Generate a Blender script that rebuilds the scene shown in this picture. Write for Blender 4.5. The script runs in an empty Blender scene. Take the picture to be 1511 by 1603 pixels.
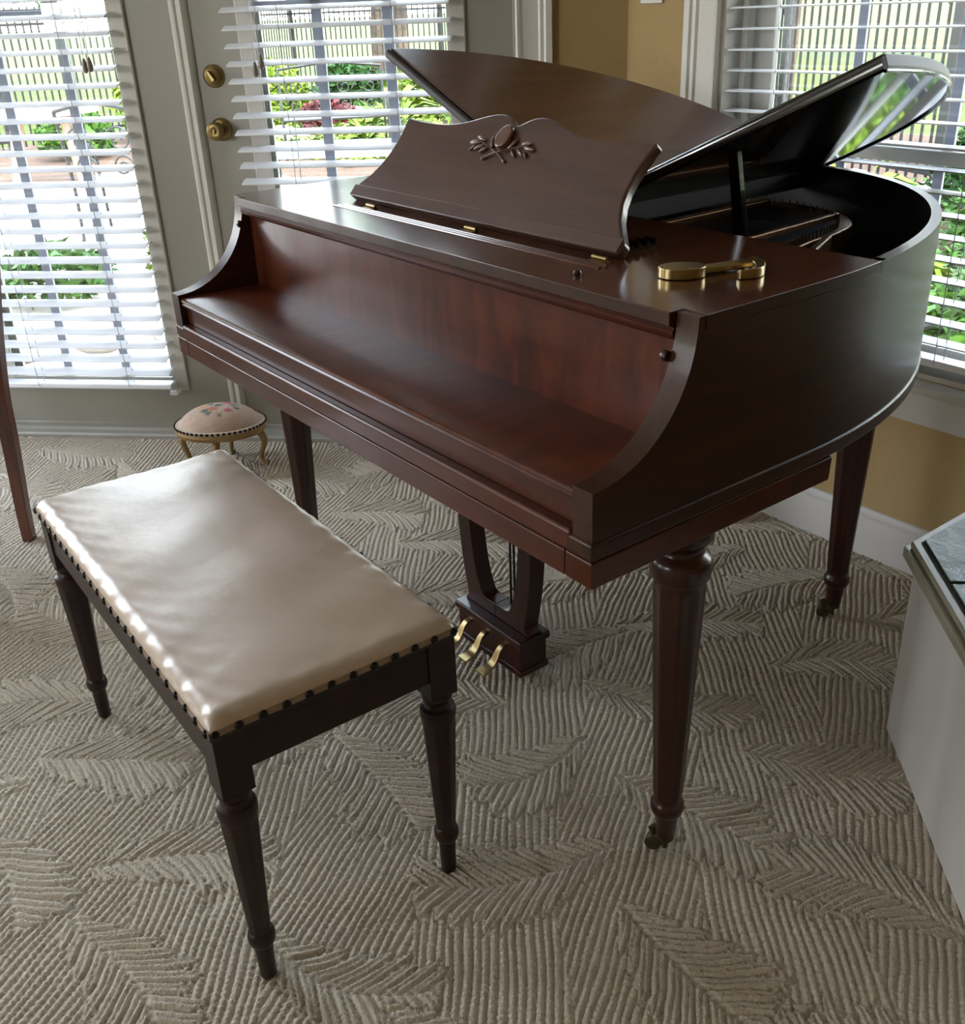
import bpy, bmesh, math, random
import numpy as np
from mathutils import Vector, Matrix
random.seed(7)
rng = np.random.default_rng(11)
S = bpy.context.scene
COL = S.collection
PI = math.pi

# ------------------------------------------------------------------ camera
CAM = Vector((2.167, -0.760, 1.331)); YAW, PITCH, ROLL, FPX = 0.933, 0.453, -0.040, 1563.8
PPX, PPY = 762.15, 771.86
cy_, sy_ = math.cos(YAW), math.sin(YAW)
fw = Vector((-sy_*math.cos(PITCH), cy_*math.cos(PITCH), -math.sin(PITCH)))
rt = Vector((cy_, sy_, 0)); up = rt.cross(fw)
rt2 = rt*math.cos(ROLL) + up*math.sin(ROLL); up2 = -rt*math.sin(ROLL) + up*math.cos(ROLL)
cd = bpy.data.cameras.new('camera'); cam = bpy.data.objects.new('camera', cd); COL.objects.link(cam)
mw = Matrix.Identity(4)
for i in range(3):
    mw[i][0], mw[i][1], mw[i][2], mw[i][3] = rt2[i], up2[i], -fw[i], CAM[i]
cam.matrix_world = mw
cd.sensor_fit = 'AUTO'; cd.sensor_width = 36.0; cd.lens = FPX*36.0/1603
cd.shift_x = -(PPX-755.5)/1603; cd.shift_y = (PPY-801.5)/1603
cd.clip_start = 0.02; cd.clip_end = 400
S.camera = cam

# ------------------------------------------------------------------ world, sun, exposure
SKY_STRENGTH = 6.0; SUN_STRENGTH = 5.0; EXPOSURE = 1.6
w = bpy.data.worlds.new('sky'); S.world = w; w.use_nodes = True
nt = w.node_tree; nt.nodes.clear()
bg = nt.nodes.new('ShaderNodeBackground'); wo = nt.nodes.new('ShaderNodeOutputWorld')
tc = nt.nodes.new('ShaderNodeTexCoord'); sp = nt.nodes.new('ShaderNodeSeparateXYZ'); cr = nt.nodes.new('ShaderNodeValToRGB')
cr.color_ramp.elements[0].position = 0.0; cr.color_ramp.elements[0].color = (1.0, 1.0, 0.97, 1)
cr.color_ramp.elements[1].position = 0.7; cr.color_ramp.elements[1].color = (0.62, 0.76, 1.0, 1)
nt.links.new(tc.outputs['Generated'], sp.inputs[0]); nt.links.new(sp.outputs['Z'], cr.inputs[0])
nt.links.new(cr.outputs[0], bg.inputs[0]); bg.inputs[1].default_value = SKY_STRENGTH
nt.links.new(bg.outputs[0], wo.inputs[0])
sl = bpy.data.lights.new('sun', 'SUN'); sl.energy = SUN_STRENGTH; sl.angle = math.radians(2.0); sl.color = (1, .95, .86)
so = bpy.data.objects.new('sun', sl); COL.objects.link(so)
so.rotation_mode = 'QUATERNION'; so.rotation_quaternion = Vector((-0.80, 0.0, -0.90)).to_track_quat('-Z', 'Y')
S.view_settings.view_transform = 'Standard'; S.view_settings.look = 'None'
S.view_settings.exposure = EXPOSURE; S.view_settings.gamma = 1.0
S.view_settings.use_curve_mapping = False
cyc = S.cycles
cyc.max_bounces = 10; cyc.diffuse_bounces = 6; cyc.glossy_bounces = 5; cyc.transparent_max_bounces = 16
cyc.sample_clamp_indirect = 6.0; cyc.caustics_reflective = False; cyc.caustics_refractive = False

# ------------------------------------------------------------------ materials
def rgb(h):
    c = [int(h[i:i+2], 16)/255 for i in (0, 2, 4)]
    return tuple(((x+.055)/1.055)**2.4 if x > .04045 else x/12.92 for x in c) + (1,)
class NT:
    def __init__(s, name):
        s.m = bpy.data.materials.new(name); s.m.use_nodes = True; s.t = s.m.node_tree
        s.t.nodes.clear(); s.out = s.t.nodes.new('ShaderNodeOutputMaterial')
        s.b = s.t.nodes.new('ShaderNodeBsdfPrincipled'); s.t.links.new(s.b.outputs[0], s.out.inputs[0])
    def n(s, typ, **kw):
        x = s.t.nodes.new(typ)
        for k, v in kw.items(): setattr(x, k, v)
        return x
    def l(s, a, b): s.t.links.new(a, b)
    def coords(s, scale=(1, 1, 1), rot=(0, 0, 0)):
        tc = s.n('ShaderNodeTexCoord'); mp = s.n('ShaderNodeMapping')
        mp.inputs['Scale'].default_value = scale; mp.inputs['Rotation'].default_value = rot
        s.l(tc.outputs['Object'], mp.inputs[0]); return mp.outputs[0]
    def noise(s, vec, scale=5, detail=4, rough=.5, dist=0):
        x = s.n('ShaderNodeTexNoise'); x.inputs['Scale'].default_value = scale; x.inputs['Detail'].default_value = detail
        x.inputs['Roughness'].default_value = rough; x.inputs['Distortion'].default_value = dist
        s.l(vec, x.inputs['Vector']); return x.outputs[0]
    def ramp(s, fac, stops):
        r = s.n('ShaderNodeValToRGB'); e = r.color_ramp.elements
        e[0].position, e[0].color = stops[0]; e[1].position, e[1].color = stops[-1]
        for p, c in stops[1:-1]:
            q = e.new(p); q.color = c
        s.l(fac, r.inputs[0]); return r.outputs[0]
    def bump(s, h, strength=.3, dist=.001):
        b = s.n('ShaderNodeBump'); b.inputs['Strength'].default_value = strength; b.inputs['Distance'].default_value = dist
        s.l(h, b.inputs['Height']); s.l(b.outputs[0], s.b.inputs['Normal'])
    def set(s, **kw):
        for k, v in kw.items(): s.b.inputs[k.replace('_', ' ')].default_value = v
def plain(name, col, rough=.5, metal=0., var=.06, bump=0., nscale=30, **kw):
    m = NT(name); c = rgb(col) if isinstance(col, str) else col
    v = m.coords(); nz = m.noise(v, nscale, 3)
    lo = tuple(x*(1-var) for x in c[:3])+(1,); hi = tuple(min(1, x*(1+var)) for x in c[:3])+(1,)
    m.l(m.ramp(nz, [(.3, lo), (.7, hi)]), m.b.inputs['Base Color'])
    m.set(Roughness=rough, Metallic=metal, **kw)
    if bump: m.bump(nz, bump, .002)
    return m.m
def wood(name, dark, light, axis='X', rough=.22, coat=.5, stretch=9., spec=.5, figure=0.):
    m = NT(name)
    sc = {'X': (1, stretch, stretch), 'Y': (stretch, 1, stretch), 'Z': (stretch, stretch, 1)}[axis]
    v = m.coords(scale=sc)
    a = m.noise(v, 3.0, 7, .62, .6); b = m.noise(v, 22.0, 3, .7)
    mx = m.n('ShaderNodeMix', data_type='FLOAT'); mx.inputs[0].default_value = .3
    m.l(a, mx.inputs[2]); m.l(b, mx.inputs[3]); f = mx.outputs[0]
    if figure:
        w2 = m.noise(m.coords(scale=(6, 1.2, 1.2) if axis != 'Y' else (1.2, 6, 1.2)), 3.2, 3, .5, 1.6)
        m2 = m.n('ShaderNodeMix', data_type='FLOAT'); m2.inputs[0].default_value = figure
        m.l(f, m2.inputs[2]); m.l(w2, m2.inputs[3]); f = m2.outputs[0]
    m.l(m.ramp(f, [(.32, rgb(dark)), (.68, rgb(light))]), m.b.inputs['Base Color'])
    m.set(Roughness=rough, Coat_Weight=coat, Coat_Roughness=.08)
    m.b.inputs['Specular IOR Level'].default_value = spec
    m.bump(b, .04, .001)
    return m.m
MW_case = wood('case_wood', '241208', '402311', 'Y', .36, .06, spec=.32)
MW_front = wood('front_wood', '33170c', '512817', 'X', .3, .12, spec=.3, figure=.2)
MW_panel = wood('figured_wood', '33160c', '5a2c1c', 'X', .28, .06, spec=.28, figure=.6)
MW_top = wood('top_wood', '3a2016', '5c3726', 'X', .16, .25, figure=.2)
MW_wing = wood('wing_wood', '3c2415', '5e3c25', 'Y', .34, .2)
MW_desk = wood('desk_wood', '351f16', '51352a', 'X', .34, .25)
MW_leg = wood('leg_wood', '1c0a05', '38150b', 'Z', .32, .2, spec=.35)
MW_bench = wood('bench_wood', '180a06', '2c150e', 'X', .4, .05, spec=.3)
MW_chair = wood('chair_wood', '3c1a0c', '6e3a1e', 'Z', .35, .2)
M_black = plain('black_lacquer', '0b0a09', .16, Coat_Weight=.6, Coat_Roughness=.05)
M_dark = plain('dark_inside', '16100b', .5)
M_brass = plain('brass', 'ac976a', .28, 1., .12)
M_obrass = plain('aged_brass', '7d6b45', .34, 1., .2)
M_steel = plain('string_steel', '55585c', .4, .9)
M_plate = plain('bronze_plate', '6b4c2c', .38, .75, .15)
M_board = wood('soundboard_wood', '3a2413', '4c3220', 'Y', .5, 0)
M_leather = None
def mk_leather():
    m = NT('cream_leather'); v = m.coords()
    a = m.noise(v, 7, 4, .6); b = m.noise(v, 90, 4, .6); c = m.noise(v, 16, 2, .5)
    m.l(m.ramp(a, [(.1, rgb('ac9986')), (.9, rgb('bba996'))]), m.b.inputs['Base Color'])
    m.set(Roughness=.35)
    mx = m.n('ShaderNodeMix', data_type='FLOAT'); mx.inputs[0].default_value = .18
    m.l(c, mx.inputs[2]); m.l(b, mx.inputs[3]); m.bump(mx.outputs[0], .25, .006)
    m.b.inputs['Specular IOR Level'].default_value = 1.0; return m.m
M_leather = mk_leather()
M_linen = plain('seat_side_cloth', '8d7a66', .8)
M_tack = plain('dark_tack', '17100c', .35, .6)
M_paint = plain('door_paint', '97958a', .42, nscale=4, var=.02)
M_trim = plain('trim_paint', 'c4c1b8', .4, nscale=4, var=.02)
M_base = plain('baseboard_paint', 'bdbab4', .45, nscale=4, var=.02)
M_tan = plain('tan_wall', 'a48b5f', .85, nscale=60, var=.03, bump=.1)
M_ceil = plain('ceiling_white', 'dedbd2', .9)
M_slat = plain('slat_white', 'e6e8ec', .45, nscale=6, var=.01)
M_cord = plain('cord_white', 'b9b9bb', .8)
M_tass = wood('tassel_wood', '6b6255', '857a6a', 'Z', .5, .1)
def mk_glass():
    m = NT('clear_glass'); m.t.nodes.remove(m.b)
    tr = m.n('ShaderNodeBsdfTransparent'); gl = m.n('ShaderNodeBsdfGlossy'); gl.inputs['Roughness'].default_value = .0
    fr = m.n('ShaderNodeFresnel'); fr.inputs[0].default_value = 1.5; mx = m.n('ShaderNodeMixShader')
    tr.inputs[0].default_value = (.95, .97, .96, 1)
    m.l(fr.outputs[0], mx.inputs[0]); m.l(tr.outputs[0], mx.inputs[1]); m.l(gl.outputs[0], mx.inputs[2])
    m.l(mx.outputs[0], m.out.inputs[0]); return m.m
M_glass = mk_glass()
def mk_grille():
    m = NT('grille_plastic'); m.set(Roughness=.5); m.b.inputs['Base Color'].default_value = rgb('c9cbd2')
    t = m.n('ShaderNodeBsdfTranslucent'); t.inputs[0].default_value = rgb('a4a6b0'); mx = m.n('ShaderNodeMixShader'); mx.inputs[0].default_value = .35
    m.l(m.b.outputs[0], mx.inputs[1]); m.l(t.outputs[0], mx.inputs[2]); m.l(mx.outputs[0], m.out.inputs[0]); return m.m
M_grille = mk_grille()
def mk_carpet():
    m = NT('looped_carpet'); v = m.coords()
    a = m.noise(v, 3, 3); b = m.noise(v, 190, 3, .65)
    m.l(m.ramp(a, [(.3, rgb('b2a794')), (.7, rgb('bfb39f'))]), m.b.inputs['Base Color'])
    m.set(Roughness=.95, Sheen_Weight=.15); m.b.inputs['Specular IOR Level'].default_value = .15
    m.bump(b, .75, .0045); return m.m
M_carpet = mk_carpet()
M_iron = plain('wrought_iron', '1c1b1b', .5, .3)
M_grass = plain('grass', '3f4a1a', .9, nscale=3, var=.35)
M_patio = plain('patio_stone', 'c8beb2', .85, nscale=5, var=.1)
M_mulch = plain('red_mulch', '4d3c30', .95, nscale=25, var=.4, bump=.6)
M_leafs = [plain('leaf_green', '335018', .55, nscale=8, var=.4), plain('leaf_lime', '55681c', .55, nscale=8, var=.35),
           plain('leaf_deep', '223c18', .55, nscale=8, var=.35), plain('leaf_maroon', '54292a', .6, nscale=8, var=.35)]
for mm in M_leafs+[M_grass, M_patio, M_mulch]:
    mm.node_tree.nodes['Principled BSDF'].inputs['Specular IOR Level'].default_value = .12
M_bark = plain('bark', '4a3d31', .95, nscale=14, var=.4, bump=.8)
M_rocks = plain('garden_rock', '7c746c', .9, nscale=6, var=.3, bump=.6)
M_flower = plain('pink_flower', 'a0485a', .7)
M_cushion = plain('blue_sling', '6a7a90', .7)
M_teak = wood('teak_wood', '5b4a3c', '7d6857', 'Z', .6, 0)

# ------------------------------------------------------------------ mesh helpers
WM = {}
class M:
    """collects geometry for ONE mesh object, in world (or transformed) coordinates"""
    def __init__(s, T=None): s.v = []; s.f = []; s.mi = []; s.T = T
    def add(s, vs, fs, mi=0):
        o = len(s.v)
        if s.T is not None: vs = [s.T @ Vector(p) for p in vs]
        s.v += [tuple(p) for p in vs]; s.f += [tuple(i+o for i in f) for f in fs]
        s.mi += (mi if isinstance(mi, list) else [mi]*len(fs)); return s
    def box(s, a, b, mi=0):
        x0, y0, z0 = a; x1, y1, z1 = b
        vs = [(x0,y0,z0),(x1,y0,z0),(x1,y1,z0),(x0,y1,z0),(x0,y0,z1),(x1,y0,z1),(x1,y1,z1),(x0,y1,z1)]
        return s.add(vs, [(3,2,1,0),(4,5,6,7),(0,1,5,4),(1,2,6,5),(2,3,7,6),(3,0,4,7)], mi)
    def prism(s, poly, fn, lo, hi, mi=0, mtop=None, mside=None):
        """poly: 2-D outline (counter-clockwise seen from +hi); fn(u,v,t) -> xyz"""
        n = len(poly)
        vs = [fn(u, v, lo) for u, v in poly] + [fn(u, v, hi) for u, v in poly]
        fs = [tuple(range(n))[::-1], tuple(range(n, 2*n))] + [(i, (i+1) % n, n+(i+1) % n, n+i) for i in range(n)]
        ms = [mi, mi if mtop is None else mtop] + [mi if mside is None else mside]*n
        return s.add(vs, fs, ms)
    def lathe(s, prof, c=(0, 0), seg=24, flute=None, rot=0.):
        """prof: list of (z, r); c: axis x,y. flute(theta,z)->factor"""
        vs = []; fs = []
        for z, r in prof:
            for k in range(seg):
                t = 2*PI*k/seg+rot; q = r*(flute(t, z) if flute else 1)
                vs.append((c[0]+q*math.cos(t), c[1]+q*math.sin(t), z))
        n = len(prof)
        for i in range(n-1):
            for k in range(seg):
                k2 = (k+1) % seg; a, b, c2, d = i*seg+k, i*seg+k2, (i+1)*seg+k2, (i+1)*seg+k
                fs.append((a, b, c2, d) if prof[i+1][0] >= prof[i][0] else (d, c2, b, a))
        fs.append(tuple(range(seg))[::-1]); fs.append(tuple((n-1)*seg+k for k in range(seg)))
        return s.add(vs, fs)
    def tube(s, pts, r, seg=8, closed=False):
        pts = [Vector(p) for p in pts]; n = len(pts); rs = r if isinstance(r, (list, tuple)) else [r]*n
        vs = []; fs = []; prev = None
        for i, p in enumerate(pts):
            a = pts[(i-1) % n] if closed or i > 0 else p; b = pts[(i+1) % n] if closed or i < n-1 else p
            d = (b-a).normalized()
            if prev is None:
                q = Vector((0, 0, 1)) if abs(d.z) < .9 else Vector((1, 0, 0)); u = d.cross(q).normalized()
            else: u = (prev - d*prev.dot(d)).normalized()
            prev = u; v = d.cross(u)
            for k in range(seg):
                t = 2*PI*k/seg; vs.append(p + (u*math.cos(t)+v*math.sin(t))*rs[i])
        m = n if closed else n-1
        for i in range(m):
            for k in range(seg):
                k2 = (k+1) % seg; j = (i+1) % n
                fs.append((i*seg+k, i*seg+k2, j*seg+k2, j*seg+k))
        if not closed: fs += [tuple(range(seg))[::-1], tuple((n-1)*seg+k for k in range(seg))]
        return s.add(vs, fs)
    def ball(s, c, r, seg=12, ring=8, R=None):
        rx, ry, rz = r if isinstance(r, (list, tuple)) else (r, r, r)
        vs = [(0, 0, -1)]; fs = []
        for i in range(1, ring):
            a = -PI/2+PI*i/ring
            for k in range(seg):
                t = 2*PI*k/seg; vs.append((math.cos(a)*math.cos(t), math.cos(a)*math.sin(t), math.sin(a)))
        vs.append((0, 0, 1)); top = len(vs)-1
        for k in range(seg): fs.append((0, 1+(k+1) % seg, 1+k)); fs.append((top, 1+(ring-2)*seg+k, 1+(ring-2)*seg+(k+1) % seg))
        for i in range(ring-2):
            for k in range(seg):
                k2 = (k+1) % seg; fs.append((1+i*seg+k, 1+i*seg+k2, 1+(i+1)*seg+k2, 1+(i+1)*seg+k))
        out = []
        for p in vs:
            q = Vector((p[0]*rx, p[1]*ry, p[2]*rz))
            if R is not None: q = R @ q
            out.append(q+Vector(c))
        return s.add(out, fs)
    def build(s, name, mat, parent=None, smooth=35, bevel=0., bseg=2, kind=None, origin=None, rot=0., recalc=True):
        me = bpy.data.meshes.new(name)
        if parent is not None: W = WM[parent.name]
        else: W = Matrix.Translation(Vector(origin or (0, 0, 0))) @ Matrix.Rotation(rot, 4, 'Z')
        Wi = W.inverted(); me.from_pydata([tuple(Wi @ Vector(p)) for p in s.v], [], s.f)
        for mm in (mat if isinstance(mat, (list, tuple)) else [mat]): me.materials.append(mm)
        if any(s.mi): me.polygons.foreach_set('material_index', s.mi)
        if recalc:
            bm = bmesh.new(); bm.from_mesh(me); bmesh.ops.recalc_face_normals(bm, faces=bm.faces); bm.to_mesh(me); bm.free()
        if smooth:
            me.polygons.foreach_set('use_smooth', [True]*len(me.polygons)); me.set_sharp_from_angle(angle=math.radians(smooth))
        me.update(); o = bpy.data.objects.new(name, me); COL.objects.link(o)
        if parent is not None: o.parent = parent
        else: o.matrix_world = W
        WM[o.name] = W
        if bevel:
            b = o.modifiers.new('bevel', 'BEVEL'); b.width = bevel; b.segments = bseg; b.limit_method = 'ANGLE'; b.angle_limit = math.radians(40)
            b.harden_normals = True
        if kind: o['kind'] = kind
        return o
def thing(name, loc, label, cat, group=None, rot=0.):
    o = bpy.data.objects.new(name, None); COL.objects.link(o); o.location = loc; o.rotation_euler = (0, 0, rot)
    o.empty_display_size = .1
    WM[o.name] = Matrix.Translation(Vector(loc)) @ Matrix.Rotation(rot, 4, 'Z')
    return tag(o, label, cat, group)
def tag(o, label, cat, group=None):
    o['label'] = label; o['category'] = cat
    if group: o['group'] = group
    return o
def lab(o, text): o['label'] = text; return o
def lerp(a, b, t): return a+(b-a)*t

# ------------------------------------------------------------------ room shell
# the door wall runs at 45 degrees: local x along it, local +y outdoors, origin at the threshold
Q0 = Vector((-.77, .698, 0)); R45 = Matrix.Rotation(PI/4, 4, 'Z'); TD = Matrix.Translation(Q0) @ R45
def dw(s, y, z): return TD @ Vector((s, y, z))
TW = Matrix.Translation(Vector((0, 1.395, 0)))             # window wall, local y outdoors
def wall(name, T, s0, s1, openings, thick=.14, y0=0., top=2.65, mat=None):
    m = M(T); xs = sorted({s0, s1, *[o[0] for o in openings], *[o[1] for o in openings]})
    for a, b in zip(xs[:-1], xs[1:]):
        cuts = sorted([(o[2], o[3]) for o in openings if o[0] <= a and o[1] >= b]); z = 0.
        for c0, c1 in cuts:
            if c0 > z: m.box((a, y0, z), (b, y0+thick, c0))
            z = c1
        if z < top: m.box((a, y0, z), (b, y0+thick, top))
    return m.build(name, mat or M_tan, kind='structure')
# door wall plane sits 5 cm in front of the threshold line
wall('wall_back_left', TD, -1.47, 1.036, [(-1.42, .80, 0., 2.12)], y0=-.05)
WX0, WX1, WZ0, WZ1 = .33, 1.75, .505, 2.08
wall('wall_back', TW, -.12, 3.2, [(WX0, WX1, WZ0, WZ1)])
TL = Matrix.Translation(Vector((-1.80, -.40, 0))) @ Matrix.Rotation(PI/2, 4, 'Z')   # local x = +y world, local +y = -x world
wall('wall_left', TL, -4.2, .0, [(-4.15, -3.15, .45, 2.3), (-1.2, -.12, .30, 2.35)])
wall('wall_right', Matrix.Translation(Vector((3.2, 1.395, 0))) @ Matrix.Rotation(-PI/2, 4, 'Z'), 0., 6., [])
wall('wall_front', Matrix.Translation(Vector((3.2, -4.6, 0))) @ Matrix.Rotation(PI, 4, 'Z'), 0, 5., [(2.0, 3.2, 1.1, 2.3)])
M().box((-2.2, -4.8, 2.65), (3.4, 1.6, 2.8)).build('ceiling', M_ceil, kind='structure')

def baseboard(name, T, a, b, y0=0.):
    prof = [(0, 0), (-.016, 0), (-.016, .095), (-.012, .102), (-.012, .112), (-.007, .118), (-.004, .128), (0, .130)]
    m = M(T); m.prism([(y+y0, z) for y, z in prof][::-1], lambda u, v, t: (t, u, v), a, b); return m.build(name, M_base, kind='structure')
baseboard('baseboard_back', TW, .02, 3.18)
baseboard('baseboard_left', TL, -4.2, -.02)
baseboard('baseboard_back_left', TD, .93, 1.0, -.05)

# carpet: real looped relief
def make_floor():
    st = .0027
    X0, Y0 = -1.76, -1.70
    X = np.arange(X0, 3.15, st); Y = np.arange(Y0, 1.385, st)
    gx, gy = np.meshgrid(X, Y, indexing='ij')
    th = math.radians(-46); ca, sa = math.cos(th), math.sin(th)
    b = gx*ca + gy*sa; a = -gx*sa + gy*ca
    P = .0142
    wx = .0014*np.sin(31*gx+17*gy+1)+.0010*np.sin(-23*gx+47*gy+2)+.0009*np.sin(97*gx-61*gy)
    wy = .0014*np.sin(27*gx-19*gy+4)+.0010*np.sin(53*gx+29*gy+5)+.0009*np.sin(71*gx+103*gy)
    bb, aa0 = b+wx, a+wy
    colw = .24
    ci = np.floor(a/colw + .18*np.sin(b*3.1) + .08*np.sin(b*7+2))
    slope = np.where(ci.astype(int) % 2 == 0, .20, -.12)
    ph = (aa0 + slope*bb)/P
    def hsh(v, k=0.):
        q = np.sin(v*12.9898+k*78.233)*43758.5453; return q-np.floor(q)
    def cords(ph, along, amp=1., bl=.0105):
        c = np.abs(np.sin(PI*ph)); idx = np.floor(ph); jit = hsh(idx)
        bp = along/bl*(.85+.3*jit) + jit*7; bead = np.abs(np.sin(PI*bp)); bj = hsh(np.floor(bp), 1.)+hsh(idx, 2.)
        return amp*(c**.6*.0040*(.78+.16*bj) + .0030*bead**.8*c**.5)
    H = cords(ph, bb)
    # leafy fronds
    r2 = random.Random(5); cents = []
    for i in range(-10, 14):
        for j in range(-9, 13):
            cents.append((i*.33 + (j % 2)*.17 + r2.uniform(-.05, .05), j*.29 + r2.uniform(-.04, .04)))
    for k, (ba, aa) in enumerate(cents):
        cx = ba*ca - aa*sa; cyy = ba*sa + aa*ca
        if not (-2.1 < cx < 3.5 and -2.0 < cyy < 1.8): continue
        al = th + r2.choice((1.25, -1.3, 1.75, .95, -1.8, 1.5, -1.0)) + r2.uniform(-.25, .25); L = r2.uniform(.24, .37); HW = r2.uniform(.075, .12)
        lp = r2.uniform(.027, .036); bend = r2.uniform(-.05, .05)
        i0 = max(0, int((cx-.3-X0)/st)); i1 = min(len(X), int((cx+.3-X0)/st)); j0 = max(0, int((cyy-.3-Y0)/st)); j1 = min(len(Y), int((cyy+.3-Y0)/st))
        if i1 <= i0 or j1 <= j0: continue
        sx = gx[i0:i1, j0:j1]-cx+wx[i0:i1, j0:j1]*.9; sy = gy[i0:i1, j0:j1]-cyy+wy[i0:i1, j0:j1]*.9
        s_ = sx*math.cos(al)+sy*math.sin(al)+L/2; w_ = -sx*math.sin(al)+sy*math.cos(al)
        w_ = w_ + bend*np.sin(np.clip(s_/L, 0, 1)*PI)
        aw = np.abs(w_); q = (s_ - aw*1.05 + 2.2*aw*aw + np.where(w_ > 0, lp*.5, 0))/lp
        fq = q-np.floor(q); qi = np.floor(q)+np.where(w_ > 0, 50, 0)
        hw = HW*(.75+.4*hsh(qi, 3.))*np.sin(PI*np.clip((s_-aw*.7)/L*.9+.08, 0, 1))**.5*(.45+.55*np.sin(PI*fq)**.6)
        mask = (aw < hw) & (s_ > -.02) & (s_-aw*.8 < L)
        lobe = np.sin(PI*fq)**.5
        inner = cords(q*2+.15*np.sin(aw*50+qi), aw*1.3+s_*.3, .95, .0085)
        hh = .0008 + .0022*lobe + inner*(.35+.65*lobe)
        hh = np.where(aw < .005, hh*.55, hh)
        sub = H[i0:i1, j0:j1]; edge = (aw > hw*.93)
        sub[:] = np.where(mask, np.where(edge, hh*.3, hh), sub)
    nz = rng.normal(0, .00030, H.shape); H = H + nz
    # dents left by furniture feet
    for dx, dy in ((1.205, .055), (.905, -.43), (-.53, -.105)):
        d2 = (gx-dx)**2+(gy-dy)**2; H -= .006*np.exp(-d2/(2*.013**2))
    H -= .0045
    nx, ny = H.shape
    co = np.empty((nx*ny, 3), np.float32); co[:, 0] = gx.ravel(); co[:, 1] = gy.ravel(); co[:, 2] = H.ravel()
    ii, jj = np.meshgrid(np.arange(nx-1), np.arange(ny-1), indexing='ij')
    q0 = (ii*ny+jj).ravel()
    cxm = gx[:-1, :-1].ravel(); cym = gy[:-1, :-1].ravel()
    keep = (cym-cxm < 1.47)
    q0 = q0[keep]
    quads = np.stack([q0, q0+ny, q0+ny+1, q0+1], 1)
    used = np.zeros(nx*ny, bool); used[quads.ravel()] = True; remap = np.cumsum(used)-1
    co = co[used]; quads = remap[quads]
    base = len(co)
    ext = np.array([(-1.9, -4.7, -.0065), (3.3, -4.7, -.0065), (3.3, 1.45, -.0065), (0.02, 1.45, -.0065), (-1.9, -.47, -.0065)], np.float32)
    co = np.vstack([co, ext])
    me = bpy.data.meshes.new('floor'); nq = len(quads)
    me.vertices.add(len(co)); me.vertices.foreach_set('co', co.ravel())
    me.loops.add(nq*4+5); li = np.concatenate([quads.ravel(), base+np.arange(5)]).astype(np.int32)
    me.loops.foreach_set('vertex_index', li)
    me.polygons.add(nq+1); me.polygons.foreach_set('loop_start', np.concatenate([np.arange(nq)*4, [nq*4]]).astype(np.int32))
    me.update(calc_edges=True)
    me.polygons.foreach_set('use_smooth', [True]*(nq+1))
    me.materials.append(M_carpet); me.update()
    o = bpy.data.objects.new('floor', me); COL.objects.link(o); o['kind'] = 'structure'
make_floor()

# ---- french doors
def door(name, a, b, ga, gb, knob):
    """leaf from a to b with a glazed opening ga..gb (local x of the door wall)"""
    y0, y1 = .012, .057; z0, z1, gz0, gz1 = .045, 2.09, .20, 1.98
    m = M(TD); m.box((a, y0, z0), (ga, y1, z1)).box((gb, y0, z0), (b, y1, z1)).box((ga, y0, z0), (gb, y1, gz0)).box((ga, y0, gz1), (gb, y1, z1))
    leaf = m.build(name, M_paint, kind='structure', origin=dw((a+b)/2, .03, 0), rot=PI/4)
    fr = M(TD); fw_ = .034
    for q in (-1, 1):
        yy0, yy1 = (y0-.014, y0) if q < 0 else (y1, y1+.014)
        fr.box((ga-.02, yy0, gz0-.03), (ga+fw_, yy1, gz1+.02)).box((gb-fw_, yy0, gz0-.03), (gb+.02, yy1, gz1+.02))
        fr.box((ga+fw_, yy0, gz0-.03), (gb-fw_, yy1, gz0+.018)).box((ga+fw_, yy0, gz1-.018), (gb-fw_, yy1, gz1+.02))
    fr.build('glazing_frame', M_trim, leaf, bevel=.004)
    g = M(TD); g.box((ga+.002, .032, gz0+.002), (gb-.002, .036, gz1-.002)); g.build('glass_pane', M_glass, leaf, smooth=0)
    for t in (1/3, 2/3):
        x = lerp(ga, gb, t); M(TD).box((x-.016, .037, gz0), (x+.016, .047, gz1)).build('muntin', M_grille, leaf, bevel=.002)
    for z in (.66, 1.005, 1.355, 1.70)[2:]:
        M(TD).box((ga, .0375, z-.014), (gb, .0465, z+.014)).build('muntin', M_grille, leaf, bevel=.002)
    if knob:
        kx = -.197
        rot = TD @ Matrix.Translation(Vector((kx, y0, 1.172))) @ Matrix.Rotation(PI/2, 4, 'X')
        d = M(rot); d.lathe([(0, .033), (.004, .033), (.008, .029), (.009, .025), (.013, .024), (.015, .020), (.016, .0)], seg=32)
        db = d.build('deadbolt', M_obrass, leaf)
        t = M(rot); t.prism([(-.006, -.015), (.006, -.015), (.0035, .017), (-.0035, .017)], lambda u, v, w_: (u*math.cos(.5)-v*math.sin(.5), u*math.sin(.5)+v*math.cos(.5), w_), .013, .030)
        t.build('thumb_turn', M_brass, db, bevel=.002)
        rot = TD @ Matrix.Translation(Vector((kx, y0, 1.020))) @ Matrix.Rotation(PI/2, 4, 'X')
        d = M(rot); d.lathe([(0, .034), (.004, .034), (.007, .029), (.009, .028), (.012, .015), (.032, .012), (.036, .021), (.043, .0265), (.053, .0275), (.060, .025), (.063, .019), (.0625, .012), (.0615, 0.)], seg=32)
        kb = d.build('door_knob', M_obrass, leaf)
        M(rot).box((-.0035, -.007, .06), (.0035, .007, .068)).build('lock_button', M_brass, kb, bevel=.001)
    return leaf
door('door_1', -1.272, -.285, -1.115, -.465, False)
door('door_2', -.262, .715, -.082, .555, True)
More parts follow.
